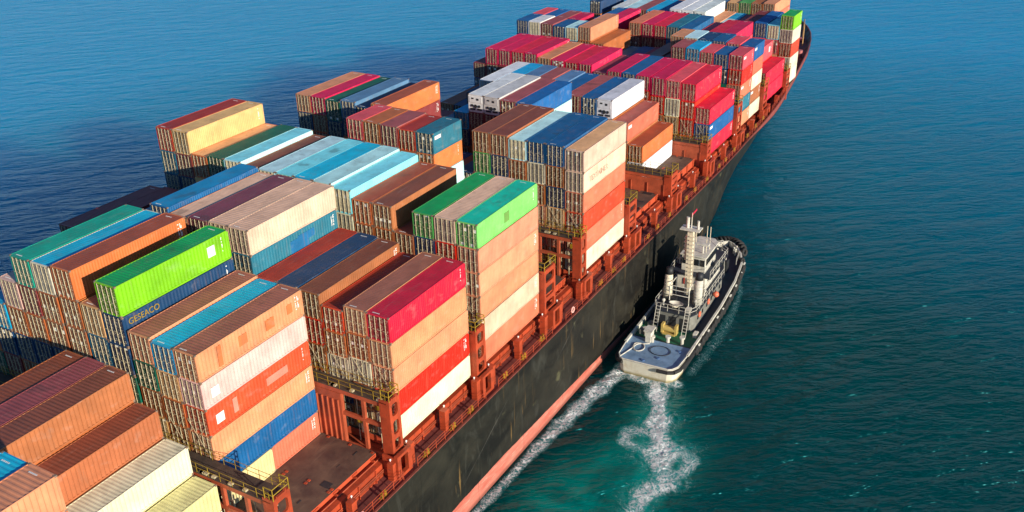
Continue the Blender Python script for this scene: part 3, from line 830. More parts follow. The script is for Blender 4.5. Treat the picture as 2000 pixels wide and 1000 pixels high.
# container part meshes
def corr(L, H, pitch, depth, n_extra=0):
    """corrugated sheet in the x-z plane, outside face towards -y"""
    m = MB(); n = max(2, int(L/pitch)); p = L/n; x = -L/2
    prof = [(x, 0)]
    for i in range(n):
        a = x+i*p
        prof += [(a+p*0.26, 0), (a+p*0.5, depth), (a+p*0.76, depth), (a+p, 0)]
    for i, (px_, d) in enumerate(prof):
        m.v += [(px_, d, 0), (px_, d, H)]
    for i in range(len(prof)-1): m.f.append((2*i, 2*i+2, 2*i+3, 2*i+1))
    return m
def rot_to_roof(m, L):
    q = MB(); q.v = [(x, z-WID/2+0.07, -y) for x, y, z in m.v]; q.f = [tuple(reversed(f)) for f in m.f]; return q
MS = {}
for ln, L in LEN.items():
    f = MB(); h = HGT-0.03
    for sx in (-1, 1):
        for sy in (-1, 1):
            X0 = sx*(L/2-0.09); Y0 = sy*(WID/2-0.07)
            f.box(X0-0.08, X0+0.08, Y0-0.06, Y0+0.06, 0.1, h-0.1)
        xx = sx*(L/2-0.06)
        f.box(xx-0.05, xx+0.05, -WID/2+.13, WID/2-.13, 0.0, 0.16).box(xx-0.05, xx+0.05, -WID/2+.13, WID/2-.13, h-0.12, h-0.005)
    for sy in (-1, 1):
        yy = sy*(WID/2-0.035)
        f.box(-L/2+.17, L/2-.17, yy-0.03, yy+0.03, 0.01, 0.15).box(-L/2+.17, L/2-.17, yy-0.03, yy+0.03, h-0.09, h-0.01)
    MS['frame', ln] = f.mesh('frame', P_WALL)
    c = MB()
    for sx in (-1, 1):
        for sy in (-1, 1):
            for z0 in (0, h-0.118):
                X0 = sx*(L/2-0.085); Y0 = sy*(WID/2-0.08)
                c.box(X0-0.09, X0+0.09, Y0-0.083, Y0+0.083, z0-0.002, z0+0.12)
    MS['cast', ln] = c.mesh('corner_castings', M_CAST)
    for nm, pt, dp in (('side_wall', 0.275, 0.040), ('side_ribbed', 0.36, 0.060), ('side_smooth', 1.5, 0.006)):
        MS[nm, ln] = corr(L-0.3, h-0.22, pt, dp).mesh(nm, P_WALL)
    for nm, pt, dp in (('roof', 0.26, 0.020), ('roof_ribbed', 0.34, 0.028), ('roof_smooth', 1.4, 0.004)):
        MS[nm, ln] = rot_to_roof(corr(L-0.22, WID-0.14, pt, dp), L).mesh(nm, P_ROOF)
e = corr(WID-0.24, HGT-0.3, 0.25, 0.045)
q = MB(); q.v = [(-y, x, z) for x, y, z in e.v]; q.f = e.f
MS['end'] = q.mesh('end_wall', P_WALL)
d = MB(); dw = WID/2-0.15
d.box(0.0, 0.05, 0.0, dw, 0, HGT-0.33)
for k in range(4):
    z = 0.18+k*0.52; d.box(-0.018, 0.0, 0.07, dw-0.07, z, z+0.34)
for k in range(4):
    z = 0.12+k*0.62; d.box(-0.03, 0.0, -0.03, 0.06, z, z+0.10)
MS['door'] = d.mesh('door', P_DOOR)
d = MB(); d.bar((-0.06, 0, -0.08), (-0.06, 0, HGT-0.27), 0.031, 6)
for z in (0.1, 0.75, 1.5, 2.1): d.box(-0.08, -0.018, -0.06, 0.06, z, z+0.06)
d.box(-0.085, -0.06, -0.02, 0.26, 0.98, 1.03)
MS['lock'] = d.mesh('locking_bar', M_BAR)
d = MB()
for y in (0.27, 0.80):
    d.bar((-0.055, y, -0.08), (-0.055, y, HGT-0.27), 0.030, 4)
MS['locks'] = d.mesh('locking_bars', M_BAR)
# reefer machinery end
d = MB(); d.box(0.0, 0.05, -WID/2+.14, WID/2-.14, 0, HGT-0.33)
d.box(-0.05, 0.0, -WID/2+.2, WID/2-.2, 1.25, 2.15)
MS['reefer_end'] = d.mesh('machinery_panel', P_WALL)
d = MB()
for y, z, r in ((-0.55, 0.75, 0.20), (0.05, 0.72, 0.27), (0.6, 0.8, 0.19)):
    d.bar((-0.08, y, z), (0.01, y, z), r, 12)
d.box(-0.06, 0.0, -0.95, -0.2, 0.18, 0.42); d.box(-0.06, 0.0, 0.1, 0.9, 0.15, 0.38)
d.box(-0.065, -0.05, -0.5, -0.1, 1.6, 1.9); d.box(-0.065, -0.05, 0.3, 0.7, 1.75, 1.95)
MS['reefer_fan'] = d.mesh('fan_grille', M_DARK)
rng = random.Random(5)
for v in range(4):        # vertical code strips painted at the top corner of a side wall
    d = MB(); z = 0
    for k in range(11):
        hh = 0.10; ww = rng.uniform(0.10, 0.22)
        if rng.random() < 0.85: d.box(0, ww, -0.012, 0, z-hh, z)
        if v % 2 and rng.random() < 0.7: d.box(0.34, 0.34+rng.uniform(0.1, 0.3), -0.012, 0, z-hh, z)
        z -= 0.145
    MS['code', v] = d.mesh('code_marking', M_WHITE)
d = MB()
z = 0.0
for k in range(6):
    ww = 0.10; d.box(0, 0.11, k*0.13, k*0.13+0.085, 0, 0.006)
MS['topcode'] = d.mesh('roof_code', M_WHITE)
d = MB(); d.box(0, 0.85, -0.012, 0, 0, 0.9); MS['patch'] = d.mesh('white_patch', M_WHITE)
d = MB(); d.box(0, 1.25, -0.012, 0, 0, 0.42); MS['logo'] = d.mesh('logo_panel', M_WHITE)

ORD = ['first','second','third','fourth','fifth','sixth','seventh','eighth','ninth','tenth','eleventh','twelfth','thirteenth','fourteenth','fifteenth','sixteenth','seventeenth','eighteenth']
TIER = ['topmost', 'second down', 'third down', 'fourth down', 'fifth down', 'sixth down', 'seventh down']
def clabel(q):
    bay = ORD[ORDER.index(q['b'])]
    rows = sorted({e[0] for e in T[q['b']] if ((e[3] if len(e) > 3 else '') in ('', q['half'])) or q['half'] in ('', 'p')})
    row = ORD[rows.index(q['r'])] if q['r'] in rows else ORD[int(round(q['r']))]
    sz = {'a': ' rear short container', 'f': ' front short container', 'p': ' short container'}.get(q['half'], ' container')
    return '%s%s %s in %s stack from starboard, %s bay from camera' % (WORD[q['c']], sz, TIER[q['k']], row, bay)
SPECIAL = {
 ('A',6.08,0): 'lime green container with white patch near its far end, on a navy one',
 ('A',6.08,1): 'navy container with yellow GESEACO lettering directly under the lime green one',
 ('A',3,1): 'pale pink container with white patch, second down at the bay beside the empty hatch',
 ('A',3,4): 'long dark blue container just above a pale yellow and salmon short pair',
 ('C',0,0): 'pale green container with teal roof topping the salmon stack at the ship side',
 ('B',0,0): 'crimson container topping the stack above tan, red and cream ones at ship side',
 ('B',0,3): 'bright red container lying directly on the cream one at the ship side',
 ('I',-0.1,0): 'green short container on top of the foremost starboard stack near the bow',
 ('C',15,0): 'ochre container raised above its neighbours beside the outermost brick red one on port side',
 ('D',11,0): 'bright orange container standing alone at the inner edge of the far port stacks',
}
for q in vis:
    L = LEN[q['ln']]; rk = (q['b'], q['r'])
    lab = SPECIAL.get((q['b'], q['r'], q['k'])) or clabel(q)
    t = thing('shipping_container', lab, 'shipping container', (q['x']+random.uniform(-.03, .03), q['y']+random.uniform(-.04, .04), q['z']), random.uniform(-.0022, .0022), 'shipping containers stacked on the ship')
    t.scale = (1, 1, q['h']/HGT)
    j = random.uniform(0.88, 1.10)
    cr, cg, cb = COL[q['c']]
    al = random.random()
    col = (min(cr*j*random.uniform(.96, 1.04), .82), min(cg*j*random.uniform(.94, 1.06), .82), min(cb*j, .82), al)
    rib = rk in RIBBED; smo = q['c'] in SMOOTH
    far = q['b'] in 'FGHIJ'
    link('frame', MS['frame', q['ln']], t, None, col)
    if not far: link('corner_castings', MS['cast', q['ln']], t)['kind'] = 'stuff'
    sn = 'side_smooth' if smo else ('side_ribbed' if rib else 'side_wall')
    o = link('side_wall', MS[sn, q['ln']], t, (0, -WID/2+0.022, 0.14), col)
    o = link('side_wall', MS[sn, q['ln']], t, (0, WID/2-0.022, 0.14), col); o.rotation_euler = (0, 0, math.pi)
    rc = col
    key = (q['b'], q['r'])
    if q['top'] and key in ROOFCOL: rc = COL[ROOFCOL[key]]+(al,)
    elif q['c'] in ('tan', 'rust', 'brown', 'orange', 'oxred', 'ochre', 'salmon') and q['b'] in 'ZABCDPK' and key not in KEEP_ROOF:
        rc = (col[0]*0.60, col[1]*0.48, col[2]*0.66, al)          # roofs in a darker brown than the walls
    rn_ = 'roof_smooth' if smo else ('roof_ribbed' if rib and q['top'] else 'roof')
    link('roof', MS[rn_, q['ln']], t, (0, 0, HGT-0.05), rc)
    o = link('end_wall', MS['end'], t, (L/2-0.02, 0, 0.14), col)
    if q['c'] in ('reefer', 'greyreefer') and q['b'] in 'EKI':
        link('machinery_panel', MS['reefer_end'], t, (-L/2+0.02, 0, 0.15), col)
        link('fan_grille', MS['reefer_fan'], t, (-L/2+0.02, 0, 0.15))
    else:
        # doors: a paler or darker leaf pair in the box colour
        for s_ in (0, 1):
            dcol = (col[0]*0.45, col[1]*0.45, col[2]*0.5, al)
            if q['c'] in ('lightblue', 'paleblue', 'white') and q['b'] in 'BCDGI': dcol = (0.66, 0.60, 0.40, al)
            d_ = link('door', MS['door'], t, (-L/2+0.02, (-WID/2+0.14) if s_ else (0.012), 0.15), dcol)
            if far: link('locking_bars', MS['locks'], d_)['kind'] = 'stuff'
            else:
                for y in (0.27, 0.80): link('locking_bar', MS['lock'], d_, (0, y, 0))
    # print on the walls and roofs that can be seen
    if q['c'] not in ('cream', 'white', 'lemon', 'paleblue', 'reefer', 'greyreefer', 'lightblue'):
        if random.random() < 0.5 and q['b'] != 'Y':
            cm_ = link('code_marking', MS['code', random.randrange(4)], t, (L/2-0.95, -WID/2+0.016, 2.2)); cm_.scale = (0.75, 1, 0.8); cm_['kind'] = 'stuff'
        if q['top'] and random.random() < 0.75:
            link('roof_code', MS['topcode'], t, (L/2-0.62, -0.2, HGT-0.048))['kind'] = 'stuff'
        if q['top'] and random.random() < 0.5:
            link('roof_code', MS['topcode'], t, (-L/2+0.30, 0.0, HGT-0.048))['kind'] = 'stuff'
    if (q['b'], q['r'], q['k']) in (('A',6.08,0), ('H',1,0)): link('white_patch', MS['patch'], t, (L/2-2.6, -WID/2+0.016, 1.0))
    if (q['b'], q['r'], q['k']) in (('A',3,1), ('A',3,2)): link('white_patch', MS['patch'], t, (-L/2+0.9, -WID/2+0.016, 0.7))
    if (q['b'], q['r'], q['k']) in (('F',0,1), ('G',0,0), ('G',0,3), ('G',0,2), ('G',1,0), ('P',6,0), ('K',3,0)):
        link('logo_panel', MS['logo'], t, (-L/2+0.35, -WID/2+0.016, 1.7))
    if (q['b'], q['r'], q['k']) == ('A',3,0):
        for x_, z_, w_, h_ in ((-3.9, 0.3, 0.45, 1.9), (-1.6, 0.9, 0.95, 0.95), (1.5, 0.75, 1.0, 1.0), (4.1, 1.0, 0.65, 0.9)):
            pm = MB(); pm.box(x_, x_+w_, -0.006, 0.004, z_, z_+h_); o_ = link('repair_patch', pm.mesh('repair_patch', P_WALL), t, (0, -WID/2+0.018, 0), (0.62, 0.17, 0.055, al))
    if (q['b'], q['r'], q['k']) == ('A',3,2):
        for x_, z_, w_, h_ in ((0.6, 0.9, 2.6, 0.75), (-3.3, 0.6, 0.5, 1.4)):
            pm = MB(); pm.box(x_, x_+w_, -0.006, 0.004, z_, z_+h_); o_ = link('repair_patch', pm.mesh('repair_patch', P_WALL), t, (0, -WID/2+0.018, 0), (0.70, 0.24, 0.17, al))
    if (q['b'], q['r'], q['k']) == ('B',6,1):
        for x_, z_, w_, h_ in ((-0.9, 0.5, 2.6, 1.3), (0.2, 1.2, 2.4, 0.8)):
            pm = MB(); pm.box(x_, x_+w_, -0.006-x_*0.001, 0.004, z_, z_+h_); o_ = link('repair_patch', pm.mesh('repair_patch', P_WALL), t, (0, -WID/2+0.018, 0), (0.01, 0.14, 0.32, al))
    if (q['b'], q['r'], q['k']) == ('C',0,0):
        pm = MB(); pm.box(-0.9, 0.1, -0.006, 0.004, 0.7, 1.75); link('repair_patch', pm.mesh('repair_patch', P_WALL), t, (0, -WID/2+0.018, 0), (0.16, 0.33, 0.07, al))
    def lettering(txt, size, loc, mat, name='lettering'):
        cu = bpy.data.curves.new(name, 'FONT'); cu.body = txt; cu.size = size; cu.extrude = 0.006
        tmp = bpy.data.objects.new(name, cu); C.objects.link(tmp)
        dg = bpy.context.evaluated_depsgraph_get()
        me = bpy.data.meshes.new_from_object(tmp.evaluated_get(dg)); C.objects.unlink(tmp); bpy.data.objects.remove(tmp)
        me.materials.append(mat)
        o = link(name, me, t, loc); o.rotation_euler = (math.pi/2, 0, 0); return o
    if (q['b'], q['r'], q['k']) == ('A',6.08,1): lettering('GESEACO', 0.72, (-L/2+0.55, -WID/2+0.012, 1.72), M_YEL)
    if (q['b'], q['r'], q['k']) == ('D',0,1): lettering('TEXTAINER', 1.0, (-L/2+1.6, -WID/2+0.012, 0.9), plain('faded_print', (0.55, 0.36, 0.26), 0.6))

# boxes too hidden to pick apart, past the three hundred built singly: one mass
m = MB(); 
for q in rest:
    L = LEN[q['ln']]
    m.box(q['x']-L/2, q['x']+L/2, q['y']-WID/2, q['y']+WID/2, q['z'], q['z']+q['h']-0.03)
rm = m.mesh('stowed_containers')
cols_ = sorted({q['c'] for q in rest}); ix = {c: i for i, c in enumerate(cols_)}
for c in cols_: rm.materials.append(plain('stowed_'+c, COL[c], 0.55))
rm.polygons.foreach_set('material_index', [ix[q['c']] for q in rest for _ in range(6)])
o = link('stowed_containers', rm); o['kind'] = 'stuff'
tag(o, 'mass of containers stowed deep inside the deck stacks behind the visible ones', 'shipping containers')

# ------------------------------------------------------------------ tugboat
tug = thing('tugboat', 'white and dark tugboat with blue after deck and tall mast alongside the ship', 'tugboat', nw(37.3, -8.75)+(WZ,), math.radians(1.8))
tug.scale = (KW, KW, KW)
tug_w = plain('tug_white', (0.62, 0.59, 0.50), 0.5, 0.3, 1.5, 0, (0.35, 0.24, 0.12), 0.63)
tug_cream = plain('tug_cream', (0.74, 0.66, 0.48), 0.5, 0.25, 1.5, 0, (0.35, 0.2, 0.1), 0.62)
tug_blue = plain('tug_blue_deck', (0.17, 0.28, 0.42), 0.6, 0.3, 0.8, 0, (0.06, 0.09, 0.15), 0.6)
tug_green = plain('tug_green_deck', (0.008, 0.13, 0.06), 0.6, 0.4, 0.9, 0, (0.20, 0.22, 0.03), 0.66)
tug_slate = plain('tug_slate_deck', (0.022, 0.030, 0.045), 0.65, 0.35, 0.9)
tug_black = plain('tug_black', (0.02, 0.022, 0.025), 0.6, 0.3)
tug_grey = plain('tug_shaded_grey', (0.20, 0.20, 0.175), 0.55, 0.4, 1.2, 0, (0.16, 0.12, 0.07), 0.58)  # base grey darkened for the deckhouse's shade; the blotches are weathering
tug_glass = NT('tug_window_glass').base((0.012, 0.016, 0.02), 0.08)
tug_orange = plain('float_orange', (0.75, 0.16, 0.08), 0.5)
# plan outline, x from stern to bow
def tplan(x):
    tab = [(0,2.9),(0.35,3.5),(1.2,3.95),(4,4.15),(18,4.2),(25,4.05),(30,3.55),(32.3,2.75),(33.8,1.8),(34.7,0.9),(35.2,0.0)]
    return lerp_tab(tab, x)
txs = [0,0.35,1.2,4,10,18,25,28,30,31.2,32.3,33.2,33.8,34.3,34.7,35.0,35.2]
def tsheer(x): return 2.0+max(0, (x-14)/22.8)**1.6*1.7
m = MB(); NLT = 5
for x in txs:
    for s_ in (-1, 1):
        for k in range(NLT):
            u = k/(NLT-1); z = tsheer(x)*(1-u)-1.2*u
            hh = tplan(x)*(1-0.10*u) if x < 20 else tplan(x)*(1-0.28*u)
            xx = x+(0.35*u if x < 2 else 0)-(max(0, x-28)*0.12*u)
            m.v.append((xx, s_*hh, z))
for i in range(len(txs)-1):
    for s_ in (0, 1):
        for k in range(NLT-1):
            a = i*2*NLT+s_*NLT+k; b = a+2*NLT
            m.f.append((a, b, b+1, a+1))
m.f.append(tuple(range(NLT))+tuple(reversed(range(NLT, 2*NLT))))
th = NT('tug_hull_paint'); tc = th.n('ShaderNodeTexCoord').outputs['Object']; xyz = th.sep(tc)
c0 = th.mix(th.ramp(th.noise(tc, 1.3, 5, 0.65), 0.45, 0.75, 0, 0.5), (0.66, 0.62, 0.50), (0.42, 0.30, 0.15))
c0 = th.mix(th.ramp(xyz[2], 0.15, 0.5, 0.85, 0), c0, (0.20, 0.16, 0.05))
c0 = th.mix(th.math('GREATER_THAN', xyz[0], 3.2), c0, (0.03, 0.03, 0.032))
m.build('hull', th.base(c0, 0.5), tug)
# decks
def deckstrip(x0, x1, dz, inset, mat, name):
    m = MB(); st = sorted({x0, x1} | {x for x in txs if x0 < x < x1})
    L_ = [(x, -max(tplan(x)-inset, 0), tsheer(x)-dz) for x in st]; R_ = [(x, max(tplan(x)-inset, 0), tsheer(x)-dz) for x in st]
    m.v = L_+R_; n = len(st)
    m.f = [(i, i+1, n+i+1, n+i) for i in range(n-1)]
    m.build(name, mat, tug)
deckstrip(0.02, 6.2, 0.10, 0.05, tug_blue, 'after_deck')
deckstrip(6.2, 10.6, 0.35, 0.05, tug_green, 'work_deck')
deckstrip(10.6, 35.1, 0.55, 0.05, tug_slate, 'side_deck')
m = MB(); m.box(6.1, 6.3, -3.9, 3.9, tsheer(6)-0.36, tsheer(6)-0.09); m.build('deck_step', tug_black, tug)
# white bulwark rail, starboard and port
m = MB()
for s_ in (-1, 1):
    pr = None
    for x in [q for q in txs if 4 <= q]:
        cur = [(x, s_*(tplan(x)+0.05), tsheer(x)-0.05), (x, s_*(tplan(x)+0.05), tsheer(x)+0.22), (x, s_*max(tplan(x)-0.22, 0), tsheer(x)+0.22), (x, s_*max(tplan(x)-0.22, 0), tsheer(x)-0.55)]
        if pr:
            b = len(m.v); m.v += pr+cur; m.f += [(b, b+1, b+5, b+4), (b+1, b+2, b+6, b+5), (b+2, b+3, b+7, b+6)]
        pr = cur
m.build('bulwark', tug_w, tug)
m = MB()
rim = [(x, -tplan(x)+0.12, tsheer(x)+0.06) for x in (4, 1.2, .35, 0.1)]+[(x, tplan(x)-0.12, tsheer(x)+0.06) for x in (.1, .35, 1.2, 4)]
m.path(rim, 0.09, 6); m.build('stern_rail', tug_w, tug)
# rubber fender round the quarter and stern, tyres along the sides, heavy bow fender
m = MB()
m.path([(6, -4.32, 1.75), (4, -4.30, 1.72), (1.2, -4.10, 1.7), (0.25, -3.65, 1.7), (-0.1, -2.9, 1.7), (-0.12, -1.6, 1.7)], 0.24, 8)
m.build('quarter_fender', M_BLK, tug)
m = MB(); m.path([(6, 4.32, 1.75), (4, 4.30, 1.72), (1.2, 4.10, 1.7), (0.25, 3.65, 1.7), (-0.1, 2.9, 1.7)], 0.24, 8); m.build('quarter_fender', M_BLK, tug)
tyr = MB().torus((0,0,0), (0,1,0), 0.46, 0.21, 14, 7).mesh('tyre_fender', M_BLK, True)
for s_ in (-1, 1):
    x = 6.8
    while x < 31.0:
        o = link('tyre_fender', tyr, tug); o.location = (x, s_*(tplan(x)+0.26), tsheer(x)-0.62+random.uniform(-.12, .12))
        x += 1.28
for k in range(15):
    t_ = k/14; x = 31.2+5.8*math.sin(t_*math.pi); 
    a = -1+2*t_; y = 3.3*a if abs(a) < 1 else 3.3*a
    x = 30.6+5.1*math.sqrt(max(0, 1-a*a)); 
    o = link('tyre_fender', tyr, tug); o.location = (x, y*1.03, tsheer(min(x, 36))-0.05); o.rotation_euler = (0.25, 0, math.atan2(math.sqrt(max(0, 1-a*a)), -a)+math.pi/2 if False else -a*1.45+math.pi/2)
# patches of canvas and rope on the fenders
cham = MB().box(-0.35, 0.35, -0.1, 0.1, -0.3, 0.3).mesh('fender_canvas', tug_w)
for x in (7.4, 11.2, 15.1, 17.4, 21.2, 24.0, 27.5, 30.2):
    o = link('fender_canvas', cham, tug); o.location = (x, -tplan(x)-0.24, tsheer(x)-0.3); o.rotation_euler = (0.3, 0, 0)
# main house
H0 = 1.45
def house(name, outline, z0, z1, mat, parent=tug):
    m = MB().prism(outline, z0, z1); return m.build(name, mat, parent)
hs = house('deckhouse', [(10.2,-2.2),(10.2,2.2),(11.2,2.6),(23,2.6),(25.5,1.9),(25.5,-1.9),(23,-2.6),(11.2,-2.6)], H0, 4.1, tug_grey)
house('boat_deck', [(9.9,-2.4),(9.9,2.4),(11.0,2.9),(23.2,2.9),(26,2.1),(26,-2.1),(23.2,-2.9),(11.0,-2.9)], 4.1, 4.22, tug_slate, hs)
for y in (-1.45, 0.0, 1.45):
    MB().box(10.12, 10.2, y-0.42, y+0.42, H0+0.05, H0+2.0).build('doorway', M_DARK, hs)
for k in range(6):
    MB().box(12.2+k*1.9, 12.65+k*1.9, -2.66, -2.6, H0+1.2, H0+1.75).build('porthole', tug_glass, hs)
up1 = house('upper_house', [(17.0,-1.9),(17.0,1.9),(24,1.9),(25,1.4),(25,-1.4),(24,-1.9)], 4.22, 6.6, tug_w)
MB().box(16.92, 17.0, -1.5, -0.7, 4.3, 6.1).build('doorway', M_DARK, up1)
MB().box(16.9, 17.0, 0.2, 1.0, 4.9, 5.8).build('red_panel', plain('panel_red', (0.5, 0.04, 0.02), 0.5), up1)
for k in range(4): MB().box(18.2+k*1.5, 19.1+k*1.5, -1.96, -1.9, 5.3, 6.0).build('side_window', tug_glass, up1)
wh = house('wheelhouse', [(17.6,-1.6),(17.6,1.6),(22.5,1.6),(23.4,0.9),(23.4,-0.9),(22.5,-1.6)], 6.6, 9.0, tug_w)
MB().prism([(17.3,-1.8),(17.3,1.8),(22.7,1.8),(23.7,1.05),(23.7,-1.05),(22.7,-1.8)], 9.0, 9.14).build('wheelhouse_roof', tug_w, wh)
for y in (-1.2, -0.4, 0.4, 1.2): MB().box(17.53, 17.6, y-0.32, y+0.32, 7.65, 8.55).build('window', tug_glass, wh)
for k in range(4): MB().box(18.0+k*1.15, 18.95+k*1.15, -1.67, -1.6, 7.65, 8.55).build('window', tug_glass, wh)
for k in range(4): MB().box(18.0+k*1.15, 18.95+k*1.15, 1.6, 1.67, 7.65, 8.55).build('window', tug_glass, wh)
# bridge wing deck and rails
MB().prism([(16.4,-2.8),(16.4,2.8),(24.6,2.8),(25.6,1.6),(25.6,-1.6),(24.6,-2.8)], 6.56, 6.66).build('bridge_deck', tug_slate, up1)
def rail(pts, z, h, name, parent, mat=tug_w, r=0.035, rails=(0.5, 1.0)):
    m = MB()
    for (a, b) in zip(pts[:-1], pts[1:]):
        d = math.hypot(b[0]-a[0], b[1]-a[1]); n = max(1, int(d/1.3))
        for i in range(n+1):
            x = a[0]+(b[0]-a[0])*i/n; y = a[1]+(b[1]-a[1])*i/n
            m.bar((x, y, z), (x, y, z+h), r, 4)
        for f in rails: m.bar((a[0], a[1], z+h*f), (b[0], b[1], z+h*f), r, 4)
    return m.build(name, mat, parent)
rail([(16.5,-2.7),(24.5,-2.7),(25.5,-1.6),(25.5,1.6),(24.5,2.7),(16.5,2.7)], 6.66, 1.0, 'bridge_rail', up1)
rail([(10.0,-2.3),(11.0,-2.8),(23.1,-2.8),(25.8,-2.0)], 4.22, 1.0, 'boat_deck_rail', hs)
rail([(10.0,2.3),(11.0,2.8),(23.1,2.8),(25.8,2.0)], 4.22, 1.0, 'boat_deck_rail', hs)
rail([(10.0,-2.3),(10.0,2.3)], 4.22, 1.0, 'boat_deck_rail', hs)
# ladders down to the work deck
for y in (-1.95, 1.95):
    m = MB()
    for s_ in (-0.28, 0.28): m.bar((8.6, y+s_, H0+0.1), (10.0, y+s_, 5.1), 0.045, 4)
    for k in range(9):
        t_ = k/9; m.bar((8.6+1.4*t_, y-0.28, H0+0.1+3.65*t_), (8.6+1.4*t_, y+0.28, H0+0.1+3.65*t_), 0.04, 4)
    m.build('ladder', tug_w, tug)
# funnels
for y in (-2.05, 2.05):
    fn = MB().bar((13.6, y, 4.2), (13.9, y, 7.6), 0.62, 14, 0.5).build('funnel', tug_cream if y > 0 else tug_w, tug, True)
    MB().bar((13.9, y, 7.6), (14.0, y, 8.5), 0.53, 14, 0.46).build('funnel_cap', tug_black, fn, True)
    m = MB()
    for k in range(7): m.torus((13.62+k*0.035, y, 4.6+k*0.42), (0.09, 0, 1), 0.60-k*0.012, 0.035, 14, 4)
    m.build('funnel_band', tug_w, fn)
# searchlight platform and frame between the funnels
m = MB()
for y in (-1.3, 1.3):
    m.bar((12.2, y, 4.2), (12.2, y, 6.9), 0.08, 5); m.bar((14.8, y, 4.2), (14.8, y, 6.9), 0.08, 5); m.bar((12.2, y, 6.9), (14.8, y, 6.9), 0.07, 5)
for z in (5.6, 6.3, 6.9): m.bar((12.2, -1.3, z), (12.2, 1.3, z), 0.06, 5)
m.build('gantry', tug_w, tug)
m = MB().torus((11.4, 0.3, 4.5), (0, 0, 1), 0.45, 0.14, 12, 6); m.build('rope_coil', tug_cream, tug)
# small boat on the boat deck
m = MB(); n = 9
for i in range(n):
    x = 10.6+i*0.0; t_ = i/(n-1); y = -0.9+1.9*t_; w_ = 0.42*math.sin(math.pi*min(max(t_, .05), .95))**0.6
    for a in range(7):
        u = math.pi*a/6; m.v.append((11.3+w_*math.cos(u)*1.4, y, 4.95-w_*math.sin(u)*0.8))
for i in range(n-1):
    for a in range(6): m.f.append((i*7+a, i*7+a+1, (i+1)*7+a+1, (i+1)*7+a))
m.build('dinghy', tug_w, tug, True)
# mast: cream tower with steps, platform, pennant
ms = MB()
ms.box(15.35, 16.05, -0.36, 0.36, 4.2, 13.7)
mast = ms.build('mast', tug_cream, tug)
m = MB()
for k in range(13):
    z = 6.0+k*0.56; m.box(15.25, 15.35, -0.62, 0.05, z, z+0.14)
m.bar((15.3, -0.66, 5.6), (15.3, -0.66, 13.4), 0.05, 4); m.build('mast_ladder', tug_cream, mast)
m = MB().box(14.9, 16.5, -1.3, 1.3, 13.7, 13.84)
m.bar((15.7, -0.9, 13.8), (15.7, -0.9, 15.0), 0.16, 8).bar((15.7, 0.5, 13.8), (15.7, 0.5, 15.3), 0.22, 8).bar((15.7, 0, 13.8), (15.7, 0, 16.0), 0.06, 6)
m.build('mast_platform', tug_w, mast)
m = MB().box(15.7, 17.6, -0.03, 0.03, 15.6, 15.85); m.bar((15.66, 0, 15.4), (15.66, 0, 16.0), 0.04, 4); m.build('red_pennant', plain('pennant_red', (0.55, 0.02, 0.05), 0.6), mast)
m = MB().bar((16.2, 0.6, 9.0), (16.2, 0.6, 12.6), 0.28, 8, 0.24)
for k in range(6): m.box(15.9, 16.5, 0.35, 0.95, 9.3+k*0.55, 9.45+k*0.55)
m.build('exhaust_stack', tug_cream, mast)
m = MB()
for (x, y, h) in ((19, -1.2, 13.0), (20.2, -1.3, 12.4), (21.5, 1.0, 11.4)): m.bar((x, y, 9.1), (x, y, h), 0.05, 5)
m.build('aerial', tug_cream, wh)
m = MB(); m.bar((18.6, -0.9, 9.14), (18.6, -0.9, 10.4), 0.1, 6).box(18.2, 19.0, -1.7, -0.1, 10.4, 10.58); m.build('radar_scanner', tug_w, wh)
# stays
m = MB()
for p_, q_ in (((15.7, 0.9, 13.7), (12.5, 2.6, 5.0)), ((15.7, 1.2, 13.7), (25, 2.2, 6.0)), ((15.7, -1.0, 13.7), (24, -2.4, 7.0))): m.bar(p_, q_, 0.022, 4)
m.build('rigging', tug_black, mast)
# foredeck winch, green gear and crane posts
m = MB().bar((28.2, -1.6, 3.2), (28.2, 1.6, 3.2), 0.62, 12).box(27.6, 28.9, -1.9, -1.6, 2.0, 3.9).box(27.6, 28.9, 1.6, 1.9, 2.0, 3.9); m.build('bow_winch', tug_black, tug)
m = MB()
for k in range(9): 
    x = 26.4+random.uniform(0, 1.6); y = -1.6+random.uniform(0, 2.2); m.box(x, x+random.uniform(.2, .6), y, y+random.uniform(.2, .5), 2.3, 2.9+random.uniform(.3, 1.3))
m.build('green_gear', plain('lime_gear', (0.18, 0.42, 0.03), 0.5), tug)
m = MB()
for k in range(10):
    x = 29.5+random.uniform(0, 4.5); y = random.uniform(-1.8, 2.4); m.bar((x, y, 2.4), (x, y, 3.6), 0.13, 6); m.ball((x, y, 3.6), 0.2, 6, 4)
m.build('bow_bitts', tug_w, tug)
rail([(29,2.9),(31.5,2.6),(32.9,1.8),(34.2,0.6)], 3.1, 1.0, 'bow_rail', tug)
rail([(29,-2.9),(31.5,-2.6),(32.9,-1.8),(34.2,-0.6)], 3.1, 1.0, 'bow_rail', tug)
MB().ball((18.6, -3.1, 3.4), 0.42, 12, 8).build('orange_float', tug_orange, tug, True)
lb = MB().torus((0,0,0), (0,1,0), 0.32, 0.1, 12, 6).mesh('lifebuoy', tug_orange)
for x in (12.8, 16.6):
    o = link('lifebuoy', lb, tug); o.location = (x, -2.72, 3.2)
vent = MB().bar((0,0,0),(0,0,0.7),0.14,8).ball((0.08,0,0.8),0.24,8,5).mesh('ventilator', tug_w)
for x, y, z in ((11.4,1.8,4.22),(12.6,-2.2,4.22),(15.0,1.9,4.22),(16.0,-2.2,4.22),(19.2,2.4,6.66),(26.4,1.0,1.9),(27.0,-1.4,1.9)):
    o = link('ventilator', vent, tug); o.location = (x, y, z); o.rotation_euler = (0, 0, random.uniform(0, 6))
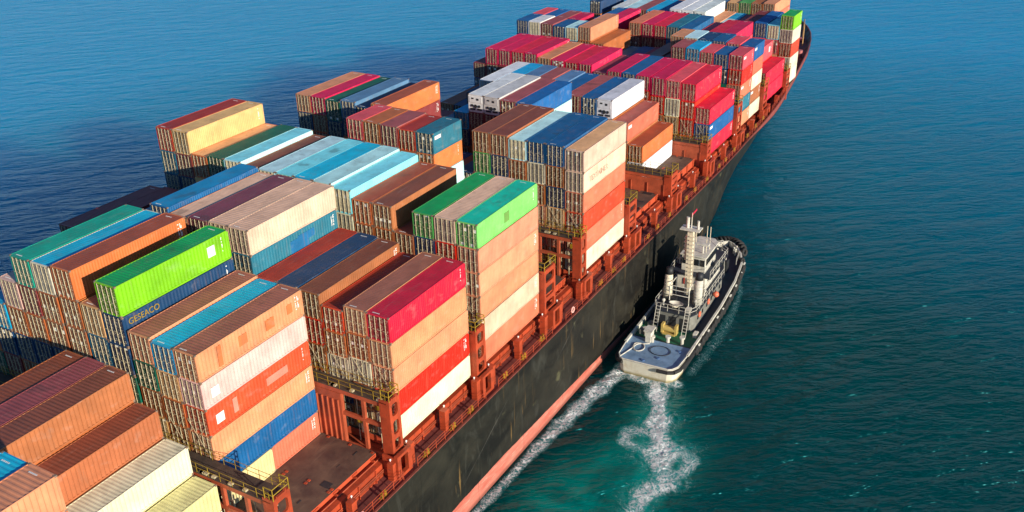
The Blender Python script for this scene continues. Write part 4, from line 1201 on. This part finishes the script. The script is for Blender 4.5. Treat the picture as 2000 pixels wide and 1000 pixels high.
for x, y, z, a, b_, h in ((11.0,-1.7,4.22,.9,.6,.5),(12.9,1.0,4.22,.7,.9,.6),(15.4,-1.4,4.22,.8,.5,.7),(20.6,-2.45,6.66,1.2,.35,.6),(7.6,3.2,1.65,.8,.6,.7),(9.6,-3.3,1.65,.9,.5,.6),(9.9,2.9,1.65,.7,.7,.5)):
    MB().box(x-a/2, x+a/2, y-b_/2, y+b_/2, z, z+h).build('deck_locker', random.choice((tug_w, tug_grey, tug_green, tug_black)), tug)
# work-deck gear: towing winch, bitts, rope on the after deck
m = MB().box(8.4, 9.6, -0.9, 0.9, 1.6, 1.8).bar((9.0, -0.75, 2.3), (9.0, 0.75, 2.3), 0.42, 10).box(8.6, 9.4, -1.05, -0.75, 1.7, 3.0).box(8.6, 9.4, 0.75, 1.05, 1.7, 3.0)
m.build('towing_winch', plain('winch_ochre', (0.55, 0.40, 0.12), 0.5), tug)
for x, y in ((5.6, 1.1), (6.4, -0.7), (6.9, -2.4), (7.2, 2.6)):
    b_ = MB().bar((x, y, 1.6), (x, y, 2.75), 0.22, 10).bar((x, y, 2.6), (x, y, 2.8), 0.36, 10)
    b_.build('mooring_bitt', tug_w, tug)
m = MB().box(5.2, 6.4, 1.2, 1.9, 1.9, 3.6).box(5.0, 6.6, 1.0, 2.1, 3.5, 3.65); m.build('tow_hook_housing', tug_w, tug)
m = MB(); pts = [(5.0, 1.2, 1.96)]
for k in range(22):
    a = k/21*2*math.pi*1.15; pts.append((3.6+0.95*math.cos(a), 1.9+0.75*math.sin(a)+k*0.02, 1.98))
pts += [(3.1, 2.8, 1.97), (1.6, 3.2, 1.97), (0.4, 3.4, 2.1)]
m.path(pts, 0.075, 6); m.build('tow_rope', tug_w, tug)
m = MB(); m.path([(3.9+1.1*math.cos(a*.35), -0.6+1.3*math.sin(a*.35), 1.97) for a in range(19)], 0.045, 5); m.build('dark_rope', tug_black, tug)
m = MB()
for x, y in ((2.2, -0.9), (1.0, 0.6), (4.8, -2.8)): m.bar((x, y, 1.9), (x, y, 2.02), 0.22, 10)
m.build('deck_hatch', plain('tug_blue_lid', (0.07, 0.15, 0.32), 0.5), tug)
